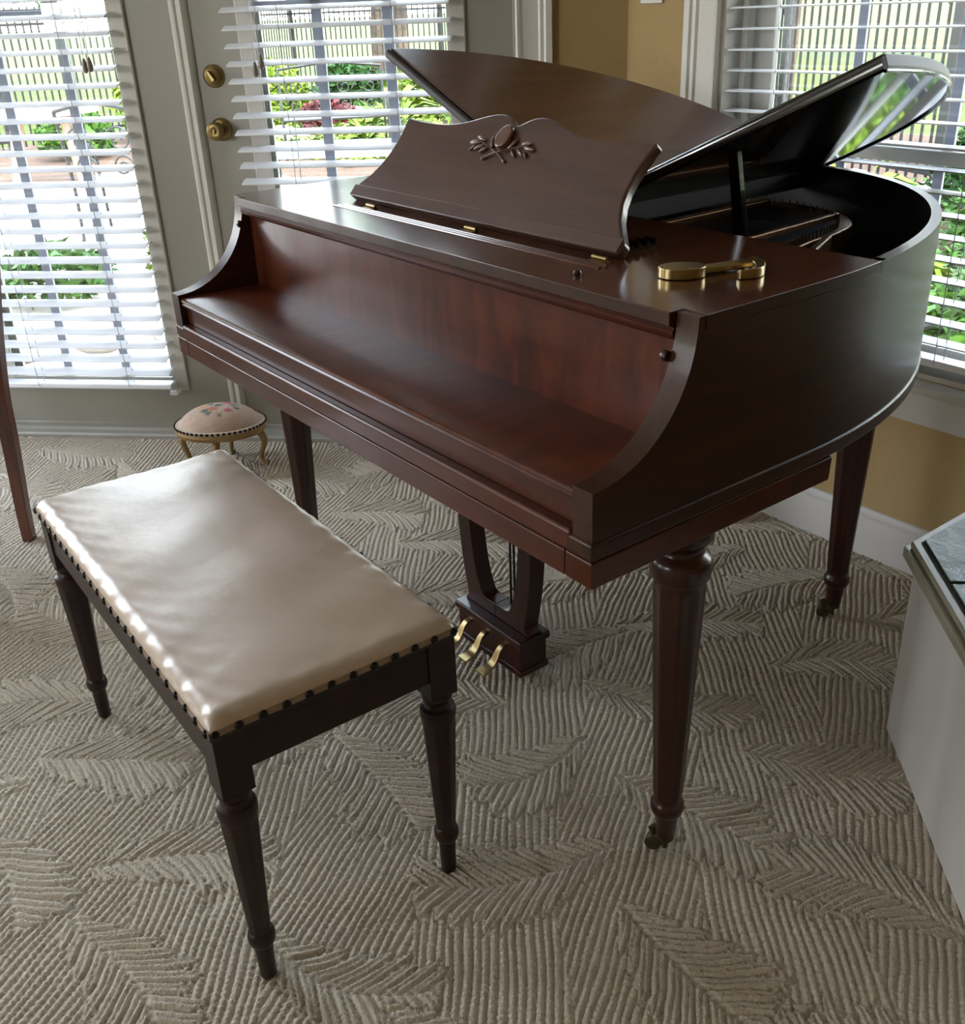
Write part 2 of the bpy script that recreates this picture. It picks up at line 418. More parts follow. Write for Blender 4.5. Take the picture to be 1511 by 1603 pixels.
# astragal between the doors
m = M(TD); m.prism([(-.302, .012), (-.302, .0), (-.294, -.006), (-.286, -.006), (-.280, .0), (-.276, -.008), (-.262, -.010), (-.254, -.004), (-.250, .004), (-.250, .012)][::-1], lambda u, v, t: (u, v, t), .045, 2.09)
m.box((-.284, .013, .045), (-.264, .05, 2.09))
m.build('trim_1', M_trim, kind='structure')
# jamb frame and casing
m = M(TD); m.box((.717, -.05, 0), (.80, .09, 2.12)).box((-1.42, -.05, 0), (-1.275, .09, 2.12)).box((-1.275, -.05, 2.092), (.717, .09, 2.12))
m.build('trim_2', M_paint, kind='structure', bevel=.002)
def casing(name, T, pts_v, z0, z1, y0, flip=False):
    """vertical fluted casing spanning pts_v=(x0,x1)"""
    x0, x1 = pts_v; w_ = x1-x0
    pr = [(0, 0), (0, -.012), (.06, -.018), (.14, -.016), (.2, -.011), (.62, -.014), (.68, -.019), (.78, -.019), (.84, -.024), (1, -.024), (1, 0)]
    if flip: pr = [(1-u, v) for u, v in pr][::-1]
    m = M(T); m.prism([(x0+u*w_, y0+v) for u, v in pr][::-1], lambda u, v, t: (u, v, t), z0, z1); return m
casing('c', TD, (.725, .828), 0, 2.16, -.05).build('trim_3', M_trim, kind='structure', smooth=20)
casing('c', TD, (-1.47, -1.40), 0, 2.16, -.05, True).build('trim_4', M_trim, kind='structure', smooth=20)
# threshold
m = M(TD); m.prism([(.09, 0), (.09, .045), (.010, .045), (.004, .040), (.004, .032), (-.006, .030), (-.010, .020), (-.034, .018), (-.040, .012), (-.040, 0)][::-1], lambda u, v, t: (t, u, v), -1.275, .717)
m.build('trim_5', M_paint, kind='structure', smooth=20)

# ---- window in the back wall
m = M(TW)
m.box((WX0, .0, WZ0), (WX0+.012, .14, WZ1)).box((WX1-.012, .0, WZ0), (WX1, .14, WZ1)).box((WX0, .0, WZ1-.012), (WX1, .14, WZ1)).box((WX0, .0, WZ0), (WX1, .14, WZ0+.012))
win = m.build('window_1', M_trim, kind='structure', origin=(1.04, 1.46, WZ0))
MR = .985
def sash(y0, y1, z0, z1, nm):
    f = .062; m = M(TW); x0, x1 = WX0+.012, WX1-.012
    m.box((x0, y0, z0), (x0+f, y1, z1)).box((x1-f, y0, z0), (x1, y1, z1)).box((x0+f, y0, z0), (x1-f, y1, z0+.04)).box((x0+f, y0, z1-.032), (x1-f, y1, z1))
    s_ = m.build(nm, M_trim, win, bevel=.004)
    M(TW).box((x0+f-.004, (y0+y1)/2-.002, z0+.036), (x1-f+.004, (y0+y1)/2+.002, z1-.028)).build('glass_pane', M_glass, s_, smooth=0)
    for x in (.645, .905, 1.165, 1.425):
        M(TW).box((x-.0125, (y0+y1)/2+.003, z0+.03), (x+.0125, (y0+y1)/2+.012, z1-.03)).build('muntin', M_grille, s_, bevel=.002)
sash(.085, .112, WZ0+.012, MR+.016, 'lower_sash')
sash(.113, .138, MR-.016, WZ1-.012, 'upper_sash')
# side stops inside the jamb
M(TW).box((WX0+.012, .062, WZ0+.012), (WX0+.030, .084, WZ1-.012)).box((WX1-.030, .062, WZ0+.012), (WX1-.012, .084, WZ1-.012)).build('stop', M_trim, win, bevel=.003)
casing('c', TW, (.222, .333), WZ0+.0, 2.18, 0, True).build('trim_6', M_trim, kind='structure', smooth=20)
casing('c', TW, (1.747, 1.858), WZ0+.0, 2.18, 0).build('trim_7', M_trim, kind='structure', smooth=20)
m = M(TW); m.box((.19, -.045, .480), (1.89, .02, .503)); m.build('trim_8', M_trim, kind='structure', bevel=.008, bseg=3)
m = M(TW); m.prism([(0, .395), (-.008, .395), (-.014, .410), (-.016, .425), (-.016, .470), (-.022, .479), (0, .479)][::-1], lambda u, v, t: (t, u, v), .222, 1.858)
m.build('trim_9', M_trim, kind='structure', smooth=20)
# left wall window (beyond the frame, it lights the room)
m = M(TL); m.box((-1.2, .05, .30), (-1.14, .09, 2.35)).box((-.18, .05, .30), (-.12, .09, 2.35)).box((-1.14, .05, .30), (-.18, .09, .36)).box((-1.14, .05, 2.29), (-.18, .09, 2.35))
m.build('window_2', M_trim, kind='structure')
m = M(TL); m.box((-4.15, .05, .45), (-4.09, .09, 2.3)).box((-3.21, .05, .45), (-3.15, .09, 2.3)).box((-4.09, .05, .45), (-3.21, .09, .51)).box((-4.09, .05, 2.24), (-3.21, .09, 2.3))
m.build('fill_opening_left', M_trim, kind='structure')  # unseen framed opening, added so more daylight reaches hearth and carpet

TF = Matrix.Translation(Vector((3.2, -4.6, 0))) @ Matrix.Rotation(PI, 4, 'Z')   # front wall, behind the camera
m = M(TF); m.box((2.0, .05, 1.1), (2.06, .09, 2.3)).box((3.14, .05, 1.1), (3.2, .09, 2.3)).box((2.06, .05, 1.1), (3.14, .09, 1.16)).box((2.06, .05, 2.24), (3.14, .09, 2.3))
m.build('fill_opening_front', M_trim, kind='structure')  # unseen framed opening, added to brighten the room from the front

# ---- blinds
def blind(name, T, x0, x1, yc, ztop, nsl, zbot, dz, label, ladders, pull=None, depth=.05, tilt=0.0, hold=None, crown=.0035):
    root = thing(name, T @ Vector(((x0+x1)/2, yc, zbot)), label, 'blind', 'white slatted blinds over the garden glazing', rot=(PI/4 if T is TD else 0.))
    M(T).box((x0, yc-depth/2-.004, ztop), (x1, yc+depth/2+.004, ztop+.05)).build('headrail', M_slat, root, bevel=.003)
    def slat(z, th=.0028, nm='slat', dp=depth):
        n = 6; poly = []
        for i in range(n+1):
            u = -1+2*i/n; poly.append((yc+u*dp/2, crown*(1-u*u)+u*tilt))
        poly2 = poly + [(y, q-th) for y, q in poly[::-1]]
        mm = M(T); mm.prism([(y, z+q) for y, q in poly2], lambda u, v, t: (t, u, v), x0+random.uniform(-.002, .002), x1+random.uniform(-.002, .002))
        return mm.build(nm, M_slat, root, smooth=50)
    for i in range(nsl): slat(zbot+.048+dz*i)
    mm = M(T); mm.box((x0, yc-depth/2, zbot-.009), (x1, yc+depth/2, zbot+.009)); mm.build('bottom_rail', M_slat, root, bevel=.005, bseg=3)
    for x in ladders:
        mm = M(T)
        for yy in (yc-depth/2-.001, yc+depth/2+.001): mm.tube([(x, yy, zbot), (x, yy, ztop)], .0011, 5)
        mm.tube([(x+.011, yc-.004, zbot), (x+.011, yc-.004, ztop)], .0010, 5)
        for i in range(nsl): mm.tube([(x, yc-depth/2-.001, zbot+.044+dz*i), (x+.004, yc, zbot+.041+dz*i), (x, yc+depth/2+.001, zbot+.044+dz*i)], .0010, 4)
        mm.build('ladder_cord', M_cord, root)
    if pull:
        for x, zt in pull:
            c = M(T).tube([(x+.004, yc-depth/2-.012, ztop), (x, yc-depth/2-.016, zt+.02)], .0011, 5).build('pull_cord', M_cord, root)
            M(T @ Matrix.Translation(Vector((x, yc-depth/2-.016, 0)))).lathe([(zt-.02, .003), (zt-.015, .0075), (zt-.003, .009), (zt+.012, .006), (zt+.021, .003)], seg=14).build('tassel', M_tass, c)
    if hold is not None:
        M(T).box((hold-.002, yc-depth/2+.004, zbot-.03), (hold+.02, yc+depth/2-.006, zbot-.012)).tube([(hold+.006, yc-.02, zbot-.02), (hold+.006, yc-.036, zbot-.02)], .004, 8).build('holddown_bracket', M_slat, root)
    return root
blind('window_blind', TD, -1.13, -.478, -.036, 2.0, 37, .203, .0478, 'white slatted blind on the left french door, at the left picture edge', (-.962, -.630), ((-.556, 1.215), (-.540, 1.218)), hold=-.485, tilt=.0056)
blind('window_blind', TD, -.128, .540, -.036, 2.0, 37, .203, .0478, 'white slatted blind on the french door with the brass knob', (.044, .375), ((-.034, 1.190), (-.014, 1.210)), tilt=.0056)
blind('window_blind', TW, WX0+.014, WX1-.014, .032, 2.01, 30, .542, .0478, 'white slatted blind in the window right behind the piano tail', (.50, 1.02, 1.56), crown=.0018)

# small white plate high on the tan wall
m = M(TW); m.box((.048, -.006, 1.322), (.128, 0, 1.437))
pl = m.build('wall_plate', M_trim, bevel=.002, origin=(.088, 1.395, 1.38)); tag(pl, 'small white plate on the tan wall left of the right window', 'switch')
M(TW).box((.083, -.012, 1.368), (.093, -.006, 1.392)).build('toggle', M_trim, pl, bevel=.001)

# ------------------------------------------------------------------ the piano
W_, ZT, Z1, YA = 1.36, .974, .787, .178
XC, EY, EA, EB = .68, .43, .68, .885
piano = thing('grand_piano', (.68, .66, 0), 'small mahogany grand piano with two lid wings raised like a butterfly', 'piano')
def dpath(off, n=56):
    """outer outline of the rear bow from right (x=W) round the tail to left, offset outward; list (x,y)"""
    return [(XC+(EA+off)*math.cos(t), EY+(EB+off)*math.sin(t)) for t in [PI*i/n for i in range(n+1)]]
def dx_at(y, off=0.):
    return XC+(EA+off)*math.sqrt(max(0, 1-((y-EY)/(EB+off))**2)) if y > EY else W_+off
# case: arms, straight cheeks and bent rim in one sweep
TH = .037; THR = .018
pts = []
for i in range(15):
    t = (PI/2)*i/14; y = YA*math.sin(t); pts.append((W_, y, W_-TH, y, ZT-(ZT-Z1)*math.cos(t)))
pts += [(W_, .190, W_-TH, .190, ZT), (W_, .1901, W_-TH, .1901, ZT-.018), (W_, .40, W_-TH, .40, ZT-.018)]
n = 72; ell = []
for i in range(n+1):
    t = PI*i/n; q = TH if EY+EB*math.sin(t) < .586 else THR; ell.append((XC+EA*math.cos(t), EY+EB*math.sin(t), XC+(EA-q)*math.cos(t), EY+(EB-q)*math.sin(t)))
yb_ = .586
for a in ell:
    if a[1] < yb_: pts.append((*a, ZT-.018)) if a[0] > XC else None
for dy, q, zt in ((0, TH, ZT-.018), (.0003, TH, ZT), (.0006, THR, ZT)): xq = dx_at(yb_+dy); pts.append((xq, yb_+dy, xq-q, yb_+dy, zt))
mid = [(*a, ZT) for a in ell if a[1] > yb_]
right = pts[:]; left = [(2*XC-p[0], p[1], 2*XC-p[2], p[3], p[4]) for p in right[::-1]]
pts = right+mid+left
m = M(); vs = []; ZB = .717
for xo, yo, xi, yi, zt in pts: vs += [(xo, yo, ZB), (xi, yi, ZB), (xi, yi, zt), (xo, yo, zt)]
fs = []; ms = []
for i in range(len(pts)-1):
    a, b = i*4, i*4+4
    yy = (pts[i][1]+pts[i+1][1])/2
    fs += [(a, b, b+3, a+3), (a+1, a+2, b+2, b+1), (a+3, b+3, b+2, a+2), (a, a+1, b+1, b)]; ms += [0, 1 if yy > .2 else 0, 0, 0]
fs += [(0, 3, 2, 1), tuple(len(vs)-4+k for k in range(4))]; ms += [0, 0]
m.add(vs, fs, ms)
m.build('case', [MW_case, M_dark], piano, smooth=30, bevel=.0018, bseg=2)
# moulding band round the foot of the case
m = M(); O = .003
path = [(W_+O, -.003)]+[(W_+O, y) for y in (.1, .2, .3)]+dpath(O, 60)+[(-O, y) for y in (.3, .2, .1)]+[(-O, -.003)]
inn = [(W_-.05, -.003)]+[(W_-.05, y) for y in (.1, .2, .3)]+dpath(-.05, 60)+[(.05, y) for y in (.3, .2, .1)]+[(.05, -.003)]
vs = []; fs = []
for (a, b), (c, d) in zip(path, inn): vs += [(a, b, .690), (c, d, .690), (c, d, .7165), (a, b, .7165)]
for i in range(len(path)-1):
    a, b = i*4, i*4+4; fs += [(a, b, b+3, a+3), (a+1, a+2, b+2, b+1), (a+3, b+3, b+2, a+2), (a, a+1, b+1, b)]
fs += [(0, 3, 2, 1), tuple(len(vs)-4+k for k in range(4))]; m.add(vs, fs)
m.build('case_moulding', MW_case, piano, smooth=30, bevel=.005, bseg=3)
M().box((TH+.001, -.0035, .690), (W_-TH-.001, .045, .7225)).build('front_moulding', MW_front, piano, bevel=.006, bseg=3)
# deep key bed frame below
m = M()
m.prism([(-.002, .650), (.500, .650), (.503, .6895), (-.002, .6895)], lambda u, v, t: (t, u, v), W_-.05, W_+.002)
m.prism([(-.002, .650), (.500, .650), (.503, .6895), (-.002, .6895)], lambda u, v, t: (t, u, v), -.002, .05)
m.box((.05, -.002, .650), (W_-.05, .05, .6895)).box((.05, .05, .664), (W_-.05, .5, .688))
m.build('key_bed', MW_front, piano, bevel=.003)
# keyslip and closed key cover
M().box((.0385, .014, .7225), (W_-.0385, .034, .760)).build('keyslip', MW_front, piano, bevel=.002)
m = M(); prof = [(.20, .762), (.010, .762), (.0045, .7645), (.0035, .768), (.0060, .7705), (.0035, .774), (.0045, .778), (.0090, .7805), (.20, .7805)]
m.prism(prof[::-1], lambda u, v, t: (t, u, v), .041, W_-.041); m.build('key_cover', MW_panel, piano, smooth=30)
M().box((.0385, .192, .7805), (W_-.0385, .206, .950)).build('fallboard', MW_panel, piano)
m = M(); prof = [(.20, .934), (.178, .936), (.173, .941), (.172, .948), (.176, .9525), (.170, .956), (.200, .9565)]
m.prism(prof[::-1], lambda u, v, t: (t, u, v), .0385, W_-.0385); m.build('nameboard_moulding', MW_front, piano, smooth=40)
for x, d in ((W_-TH, -1), (TH, 1)):
    m = M(Matrix.Translation(Vector((x, .165, .918))) @ Matrix.Rotation(d*PI/2, 4, 'Y')); m.lathe([(0, .007), (.004, .008), (.009, .0065), (.011, 0.0)], seg=16); m.build('button', MW_leg, piano)
# front lid
YL = .584
outl = [(TH+.002, .166), (W_-TH-.002, .166), (W_-TH-.002, .192), (W_+.001, .192)]+[(W_+.001, y) for y in (.3, .42)]
outl += [(dx_at(y)+.001, y) for y in (.47, .52, .56, YL)] + [(2*XC-dx_at(y)-.001, y) for y in (YL, .56, .52, .47)] + [(-.001, .42), (-.001, .192), (TH+.002, .192)]
m = M(); m.prism(outl, lambda u, v, t: (u, v, t), ZT-.0177, ZT+.001, mi=0, mside=1); m.build('front_lid', [MW_top, MW_case], piano, smooth=30, bevel=.0014, bseg=2)
m = M()
for i, (a, b) in enumerate(((.292, 1.088), (.300, 1.092), (.308, 1.085))):
    y = .262+.0095*i; m.prism([(y, 0), (y+.006, 0), (y+.005, .0022), (y+.001, .0022)], lambda u, v, t: (t, u, ZT+.001+v), a, b)
m.build('desk_rail', MW_top, piano, smooth=0)
M().lathe([(ZT+.001, .005), (ZT+.006, .0065), (ZT+.009, .005), (ZT+.010, 0)], (1.096, .213), 16).build('lid_knob', MW_leg, piano)

# music desk, leaning back
PH = math.radians(42); sP, cP = math.sin(PH), math.cos(PH); DX = .674
def dk(u, v, t): return (DX+u, .318+v*sP+t*cP, .990+v*cP-t*sP)   # t: back of the panel positive
half = [(.400, -.004), (.401, .014), (.386, .030), (.366, .052), (.352, .078), (.345, .105), (.343, .130), (.345, .155), (.352, .185), (.349, .191), (.325, .188), (.30, .186), (.27, .1845), (.24, .184),
        (.21, .185), (.18, .1885), (.15, .195), (.125, .203), (.10, .211), (.075, .2165), (.055, .2175), (.038, .215), (.024, .209), (.012, .2015), (.003, .197)]
out = half + [(-u, v) for u, v in half[::-1]]
m = M(); m.prism(out, dk, 0, .021); desk = m.build('music_desk', MW_desk, piano, smooth=30, bevel=.005, bseg=3)
m = M(); m.prism([(-.0035, -.0015), (.0215, -.0015), (.0225, .0003), (-.0035, .0003)], lambda u, v, t: dk(t, u, v), -.397, .397); m.build('desk_ledge', MW_desk, desk, bevel=.0008)
def dkT(u, v, a=0.):   # frame on the desk face: local x right, y up the desk, z out of it
    X = Vector((1, 0, 0)); Y = Vector((0, sP, cP)); Z = X.cross(Y); mm = Matrix.Identity(4)
    for i in range(3): mm[i][0], mm[i][1], mm[i][2], mm[i][3] = X[i], Y[i], Z[i], dk(u, v, 0)[i]
    return mm @ Matrix.Rotation(a, 4, 'Z')
M_carved = wood('carved_wood', '4a3226', '6a4b3e', 'X', .34, .25)
m = M(dkT(-.008, .166)); m.prism([(.0195*math.cos(2*PI*i/36), .0240*math.sin(2*PI*i/36)) for i in range(36)], lambda u, v, t: (u, v, t), -.001, .011)
emb = m.build('carved_oval', M_carved, desk, smooth=30, bevel=.0035, bseg=3)
for sg in (-1, 1):
    m = M(dkT(-.007, 0))
    m.tube([(-.028*sg, .121, .003), (-.010*sg, .130, .0045), (.010*sg, .1375, .004), (.035*sg, .146, .004), (.058*sg, .152, .003)], [.0022, .0018, .0017, .0015, .001], 6)
    def leaf(x, y, a, l, wd):
        R = Matrix.Rotation(a, 3, 'Z')
        m.ball((x*sg, y, .003), (l/2, wd/2, .0035), 10, 6, Matrix.Diagonal((sg, 1, 1)) @ R)
    for q in ((.078, .150, -.1, .034, .009), (.066, .159, .15, .030, .008), (.060, .141, -.45, .028, .008), (.043, .137, -.6, .024, .007), (.030, .155, 1.0, .028, .008), (-.030, .120, .5, .014, .006), (.076, .138, -.7, .02, .006)):
        leaf(*q)
    m.build('carved_olive_sprig', M_carved, desk, smooth=60)
for x in (.387, .722, 1.052):
    m = M(); m.box((x-.016, .284, ZT+.001), (x+.016, .305, ZT+.003)).tube([(x-.016, .299, ZT+.006), (x+.016, .299, ZT+.006)], .0035, 10)
    m.build('desk_hinge', M_obrass, piano)
# desk prop behind with notched rack on the lid
for xx in (.315, 1.032):
    m = M(); m.box((xx, .342, ZT+.001), (xx+.012, .432, ZT+.008))
    for i in range(5): m.prism([(0, 0), (.011, 0), (.002, .010)], lambda u, v, t: (t, .346+.018*i+u, ZT+.0075+v), xx-.006, xx+.020)
    m.build('notched_rack', M_black, piano, smooth=0)
for xx in (-.22, .22): M().tube([dk(xx, .10, .021), (DX+xx, .470, ZT+.012)], .006, 8).build('desk_strut', M_dark, desk)

# lid wings on a centre hinge
HY0, HY1 = .586, 1.325
THW = math.radians(23.8)
def wing(sgn, nm, mats, lbl):
    o = .018; ol = [(0.0, HY0)]
    xr = (EA+o)*math.sqrt(1-((HY0-EY)/(EB+o))**2)
    t0 = math.asin((HY0-EY)/(EB+o)); t1 = PI/2
    ol += [((EA+o)*math.cos(lerp(t0, t1, i/40)), EY+(EB+o)*math.sin(lerp(t0, t1, i/40))) for i in range(41)]
    def f(u, v, t):
        return (XC+sgn*(u*math.cos(THW)-t*math.sin(THW)*1), v, ZT+.003+u*math.sin(THW)+t*math.cos(THW))
    m = M(); m.prism([(u, v) for u, v in ol], f, -.021, 0., 1, mtop=0, mside=2)
    wg = m.build(nm, mats, piano, smooth=30, bevel=.004, bseg=3); lab(wg, lbl)
    m = M(); m.tube([f(u*.990, HY0+(v-HY0)*.990+.004, -.0225) for u, v in ol[1:]], .0032, 6); m.build('edge_line', M_black, wg)
    # raised bead along the front edge
    m = M(); 
    m.prism([(HY0-.010, -.0215), (HY0-.003, -.0245), (HY0+.001, -.021), (HY0+.001, -.006), (HY0-.004, -.003), (HY0-.008, -.006), (HY0-.011, -.013)][::-1], lambda u, v, t: f(t, u, v), .004, xr+.0)
    m.build('edge_bead', M_black if sgn > 0 else M_edge, wg, smooth=60)
    return wg
M_edge = plain('wing_edge', '1d130d', .5, var=.1); M_edge.node_tree.nodes['Principled BSDF'].inputs['Specular IOR Level'].default_value = .3
M_under = plain('black_underside', '0c0b09', .10, Coat_Weight=1., Coat_Roughness=.04)
wl = wing(-1, 'lid_wing', [MW_wing, M_under, M_edge], 'left lid wing with its brown upper side turned to the viewer')
wr = wing(1, 'lid_wing', [MW_wing, M_under, M_edge], 'right lid wing showing its black glossy underside')
m = M(); m.tube([(XC, HY0, ZT+.001), (XC, HY1, ZT+.001)], .0045, 8); m.build('centre_hinge', M_obrass, piano)
M().box((XC-.022, YL+.03, .925), (XC+.022, 1.29, ZT-.004)).build('centre_beam', M_dark, piano, bevel=.002)
M().box((TH-.002, YL+.002, .90), (W_-TH-.012, YL+.028, ZT-.006)).build('cross_rail', M_black, piano, bevel=.003)
m = M()
for x in (1.19, 1.255, .1, .17): m.lathe([(ZT-.0065, .0035), (ZT-.0045, .003), (ZT-.004, 0)], (x, YL+.015), 12)
m.build('rail_screws', M_obrass, piano)
# prop stick on the right wing
m = M(); m.prism([(-.013, 0), (.013, 0), (.010, .172), (-.010, .172)], lambda u, v, t: (.973-.02*0+u, .728-v*.22+t, .935+v), -.007, .007)
m.build('prop_stick', M_black, piano, bevel=.002)
# interior: soundboard, plate, strings
inner = [(XC+(EA-THR-.002)*math.cos(PI*i/48), EY+(EB-THR-.002)*math.sin(PI*i/48)) for i in range(49)]
inner = [p for p in inner if p[1] > .60]; inner = [(XC+(EA-THR-.003)*math.sqrt(1-((.6-EY)/(EB-THR))**2), .6)]+inner+[(XC-(EA-THR-.003)*math.sqrt(1-((.6-EY)/(EB-THR))**2), .6)]
m = M(); m.prism(inner, lambda u, v, t: (u, v, t), .775, .790); m.build('soundboard', M_board, piano)
ring_o = [(XC+(EA-THR-.001)*math.cos(PI*i/60), EY+(EB-THR-.001)*math.sin(PI*i/60)) for i in range(8, 53)]
ring_i = [(XC+(EA-THR-.075)*math.cos(PI*i/60), EY+(EB-THR-.10)*math.sin(PI*i/60)) for i in range(8, 53)]
m = M(); vs = []; fs = []
for (a, b), (c, d) in zip(ring_o, ring_i): vs += [(a, b, .79), (c, d, .79), (c, d, .835), (a, b, .835)]
for i in range(len(ring_o)-1):
    a, b = i*4, i*4+4; fs += [(a, b, b+3, a+3), (a+1, a+2, b+2, b+1), (a+3, b+3, b+2, a+2), (a, a+1, b+1, b)]
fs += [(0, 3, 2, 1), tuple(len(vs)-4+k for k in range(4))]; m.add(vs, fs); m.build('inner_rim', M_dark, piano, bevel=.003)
def spline(P, k=8, closed=False):
    out = []; n = len(P); rngi = range(n if closed else n-1)
    for i in rngi:
        p0, p1, p2, p3 = [np.array(P[(i+d) % n] if closed else P[min(max(i+d, 0), n-1)], float) for d in (-1, 0, 1, 2)]
        for j in range(k):
            t = j/k; out.append(tuple(.5*((2*p1)+(-p0+p2)*t+(2*p0-5*p1+4*p2-p3)*t*t+(-p0+3*p1-3*p2+p3)*t**3)))
    if not closed: out.append(tuple(P[-1]))
    return out
hp = spline([(1.27, .60), (1.19, .635), (1.10, .70), (1.035, .80), (1.005, .90), (.995, 1.00), (.965, 1.09), (.885, 1.165), (.75, 1.2), (.60, 1.185), (.46, 1.10), (.33, .95), (.22, .78), (.14, .60)], 7)
def ribbon(P, wid, z0, z1, side=1):
    vs = []; fs = []; n = len(P)
    for i, p in enumerate(P):
        a = np.array(P[max(i-1, 0)]); b = np.array(P[min(i+1, n-1)]); d = (b-a)/np.linalg.norm(b-a); nn = np.array([-d[1], d[0]])*side
        q = np.array(p)+nn*wid; vs += [(p[0], p[1], z0), (q[0], q[1], z0), (q[0], q[1], z1-.004), (p[0], p[1], z1)]
    for i in range(n-1):
        a, b = i*4, i*4+4; fs += [(a, b, b+3, a+3), (a+1, a+2, b+2, b+1), (a+3, b+3, b+2, a+2), (a, a+1, b+1, b)]
    fs += [(0, 3, 2, 1), tuple(len(vs)-4+k for k in range(4))]; return vs, fs
m = M(); m.add(*ribbon(hp, .055, .868, .905))
for (a, b) in (((1.16, .60), (1.02, .93)), ((.93, .60), (.90, 1.13)), ((.70, .60), (.69, 1.17)), ((.42, .60), (.50, 1.10))):
    a = np.array(a); b = np.array(b); d = (b-a)/np.linalg.norm(b-a); nn = np.array([-d[1], d[0]])*.008
    q = [tuple(a-nn), tuple(a+nn), tuple(b+nn), tuple(b-nn)]; m.prism(q, lambda u, v, t: (u, v, t), .872, .914)
m.box((.05, .600, .862), (1.29, .655, .884))
m.build('iron_plate', M_plate, piano, bevel=.004, bseg=2)
m = M(); mp = M()
hpts = [p for p in hp if p[1] > .64]
for k in range(150):
    f = k/149; i = f*(len(hpts)-1); j = int(i); g = i-j; b = np.array(hpts[j])*(1-g)+np.array(hpts[min(j+1, len(hpts)-1)])*g
    xs = 1.20-1.08*f; e = b+(np.array([xs, .6])-b)*.06
    m.tube([(xs, .603, .899), (e[0], e[1], .902)], .0007, 3)
    if k % 2 == 0: mp.tube([(e[0], e[1], .90), (e[0]+.002, e[1]-.002, .919)], .0016, 5)
so_ = m.build('strings', M_steel, piano, smooth=0, recalc=False); so_['kind'] = 'stuff'
so_ = mp.build('hitch_pins', M_obrass, piano, smooth=0, recalc=False); so_['kind'] = 'stuff'

# legs
def flut(t, z):
    if not .137 < z < .545: return 1
    a = (t % (PI/4))-PI/8; return .965/max(math.cos(a), .93) - (.035 if abs(a) < .20 else 0)
M_caster = plain('tarnished_brass', '54492f', .5, .8, .2)
def piano_leg(x, y):
    m = M()
    prof = [(.040, .013), (.046, .0165), (.088, .0200), (.094, .023), (.098, .0265), (.106, .0285), (.114, .0285), (.120, .026), (.124, .0225), (.134, .0235), (.140, .0240), (.535, .0385), (.548, .0385), (.556, .0405),
            (.562, .0450), (.572, .0465), (.586, .0465), (.594, .044), (.600, .036), (.606, .033), (.613, .034), (.620, .041), (.628, .0465), (.638, .0465), (.6495, .0465)]
    m.lathe(prof, (x, y), 48, flut); lg = m.build('leg', MW_leg, piano, smooth=50)
    m = M(); m.lathe([(.012, .004), (.030, .005), (.034, .014), (.041, .015)], (x, y), 16)
    m.prism([(-.012, -.002), (.012, -.002), (.008, .026), (-.008, .026)], lambda u, v, t: (x-.012+t-.018*0-v*.7, y+u, .012+v), -.003, .003)
    cs = m.build('caster', M_caster, lg, smooth=40)
    m = M(Matrix.Translation(Vector((x-.022, y-.006, .0145))) @ Matrix.Rotation(.5, 4, 'Z') @ Matrix.Rotation(PI/2, 4, 'X'))
    m.lathe([(-.010, .010), (-.009, .0135), (.009, .0135), (.010, .010)], seg=20); m.build('wheel', M_caster, cs)
    return lg
for x, y in ((1.305, .232), (2*XC-1.305, .232), (1.052, 1.066), (2*XC-1.052, 1.066)): piano_leg(x, y)
# block the rear legs carry
for x in (1.052, 2*XC-1.052): M().box((x-.055, 1.066-.07, .648), (x+.055, 1.066+.07, .692)).build('leg_block', MW_case, piano, bevel=.004)
M().box((.25, .5, .692), (1.11, 1.20, .70)).build('bottom_board', M_board, piano)

# pedal lyre
LX, LY = .664, .365
ohalf = [(.110, .655), (.120, .56), (.127, .46), (.128, .36), (.124, .28), (.116, .21), (.106, .155), (.100, .128), (.106, .116), (.112, .112)]
ihalf = [(.060, .60), (.074, .52), (.082, .43), (.084, .34), (.079, .27), (.068, .205), (.055, .165), (.046, .148)]
oL = spline(ohalf, 4); iL = spline(ihalf, 4)
m = M()
for sg in (-1, 1):
    n1 = 40
    def samp(P, n):
        P = np.array(P); d = np.r_[0, np.cumsum(np.linalg.norm(np.diff(P, axis=0), axis=1))]; t = np.linspace(0, d[-1], n)
        return np.stack([np.interp(t, d, P[:, 0]), np.interp(t, d, P[:, 1])], 1)
    a = np.vstack([samp(oL, n1-6), samp([(.112, .1115), (0., .1115)], 7)[1:]]); b = np.vstack([samp(iL, n1-6), samp([(.046, .146), (.030, .144), (0., .144)], 7)[1:]])
    vs = []; fs = []
    for (ax, az), (bx, bz) in zip(a, b):
        for yy in (LY, LY+.040): vs += [(LX+sg*ax, yy, az), (LX+sg*bx, yy, bz)]
    for i in range(n1-1):
        p, q = i*4, i*4+4
        fs += [(p, p+1, q+1, q), (p+2, q+2, q+3, p+3), (p, q, q+2, p+2), (p+1, p+3, q+3, q+1)]
    fs += [(0, 2, 3, 1), tuple((n1-1)*4+k for k in (0, 1, 3, 2))]; m.add(vs, fs)
m.build('lyre_frame', MW_leg, piano, smooth=40, bevel=.002)
M().box((LX-.128, LY-.02, .625), (LX+.128, LY+.06, .664)).build('lyre_block', MW_leg, piano, bevel=.003)
m = M(); m.box((LX-.112, LY-.022, .026), (LX+.112, LY+.052, .092)); lb = m.build('pedal_box', MW_leg, piano, bevel=.003)
M().box((LX-.120, LY-.028, .092), (LX+.120, LY+.058, .111)).build('box_cap', MW_leg, lb, bevel=.005, bseg=3)
M().box((LX-.116, LY-.026, .018), (LX+.116, LY+.056, .034)).build('box_plinth', MW_leg, lb, bevel=.004)
for x in (.686, .699): M().tube([(x, LY+.028, .10), (x, LY+.030, .66)], .0028, 8).build('pedal_rod', M_black, piano)
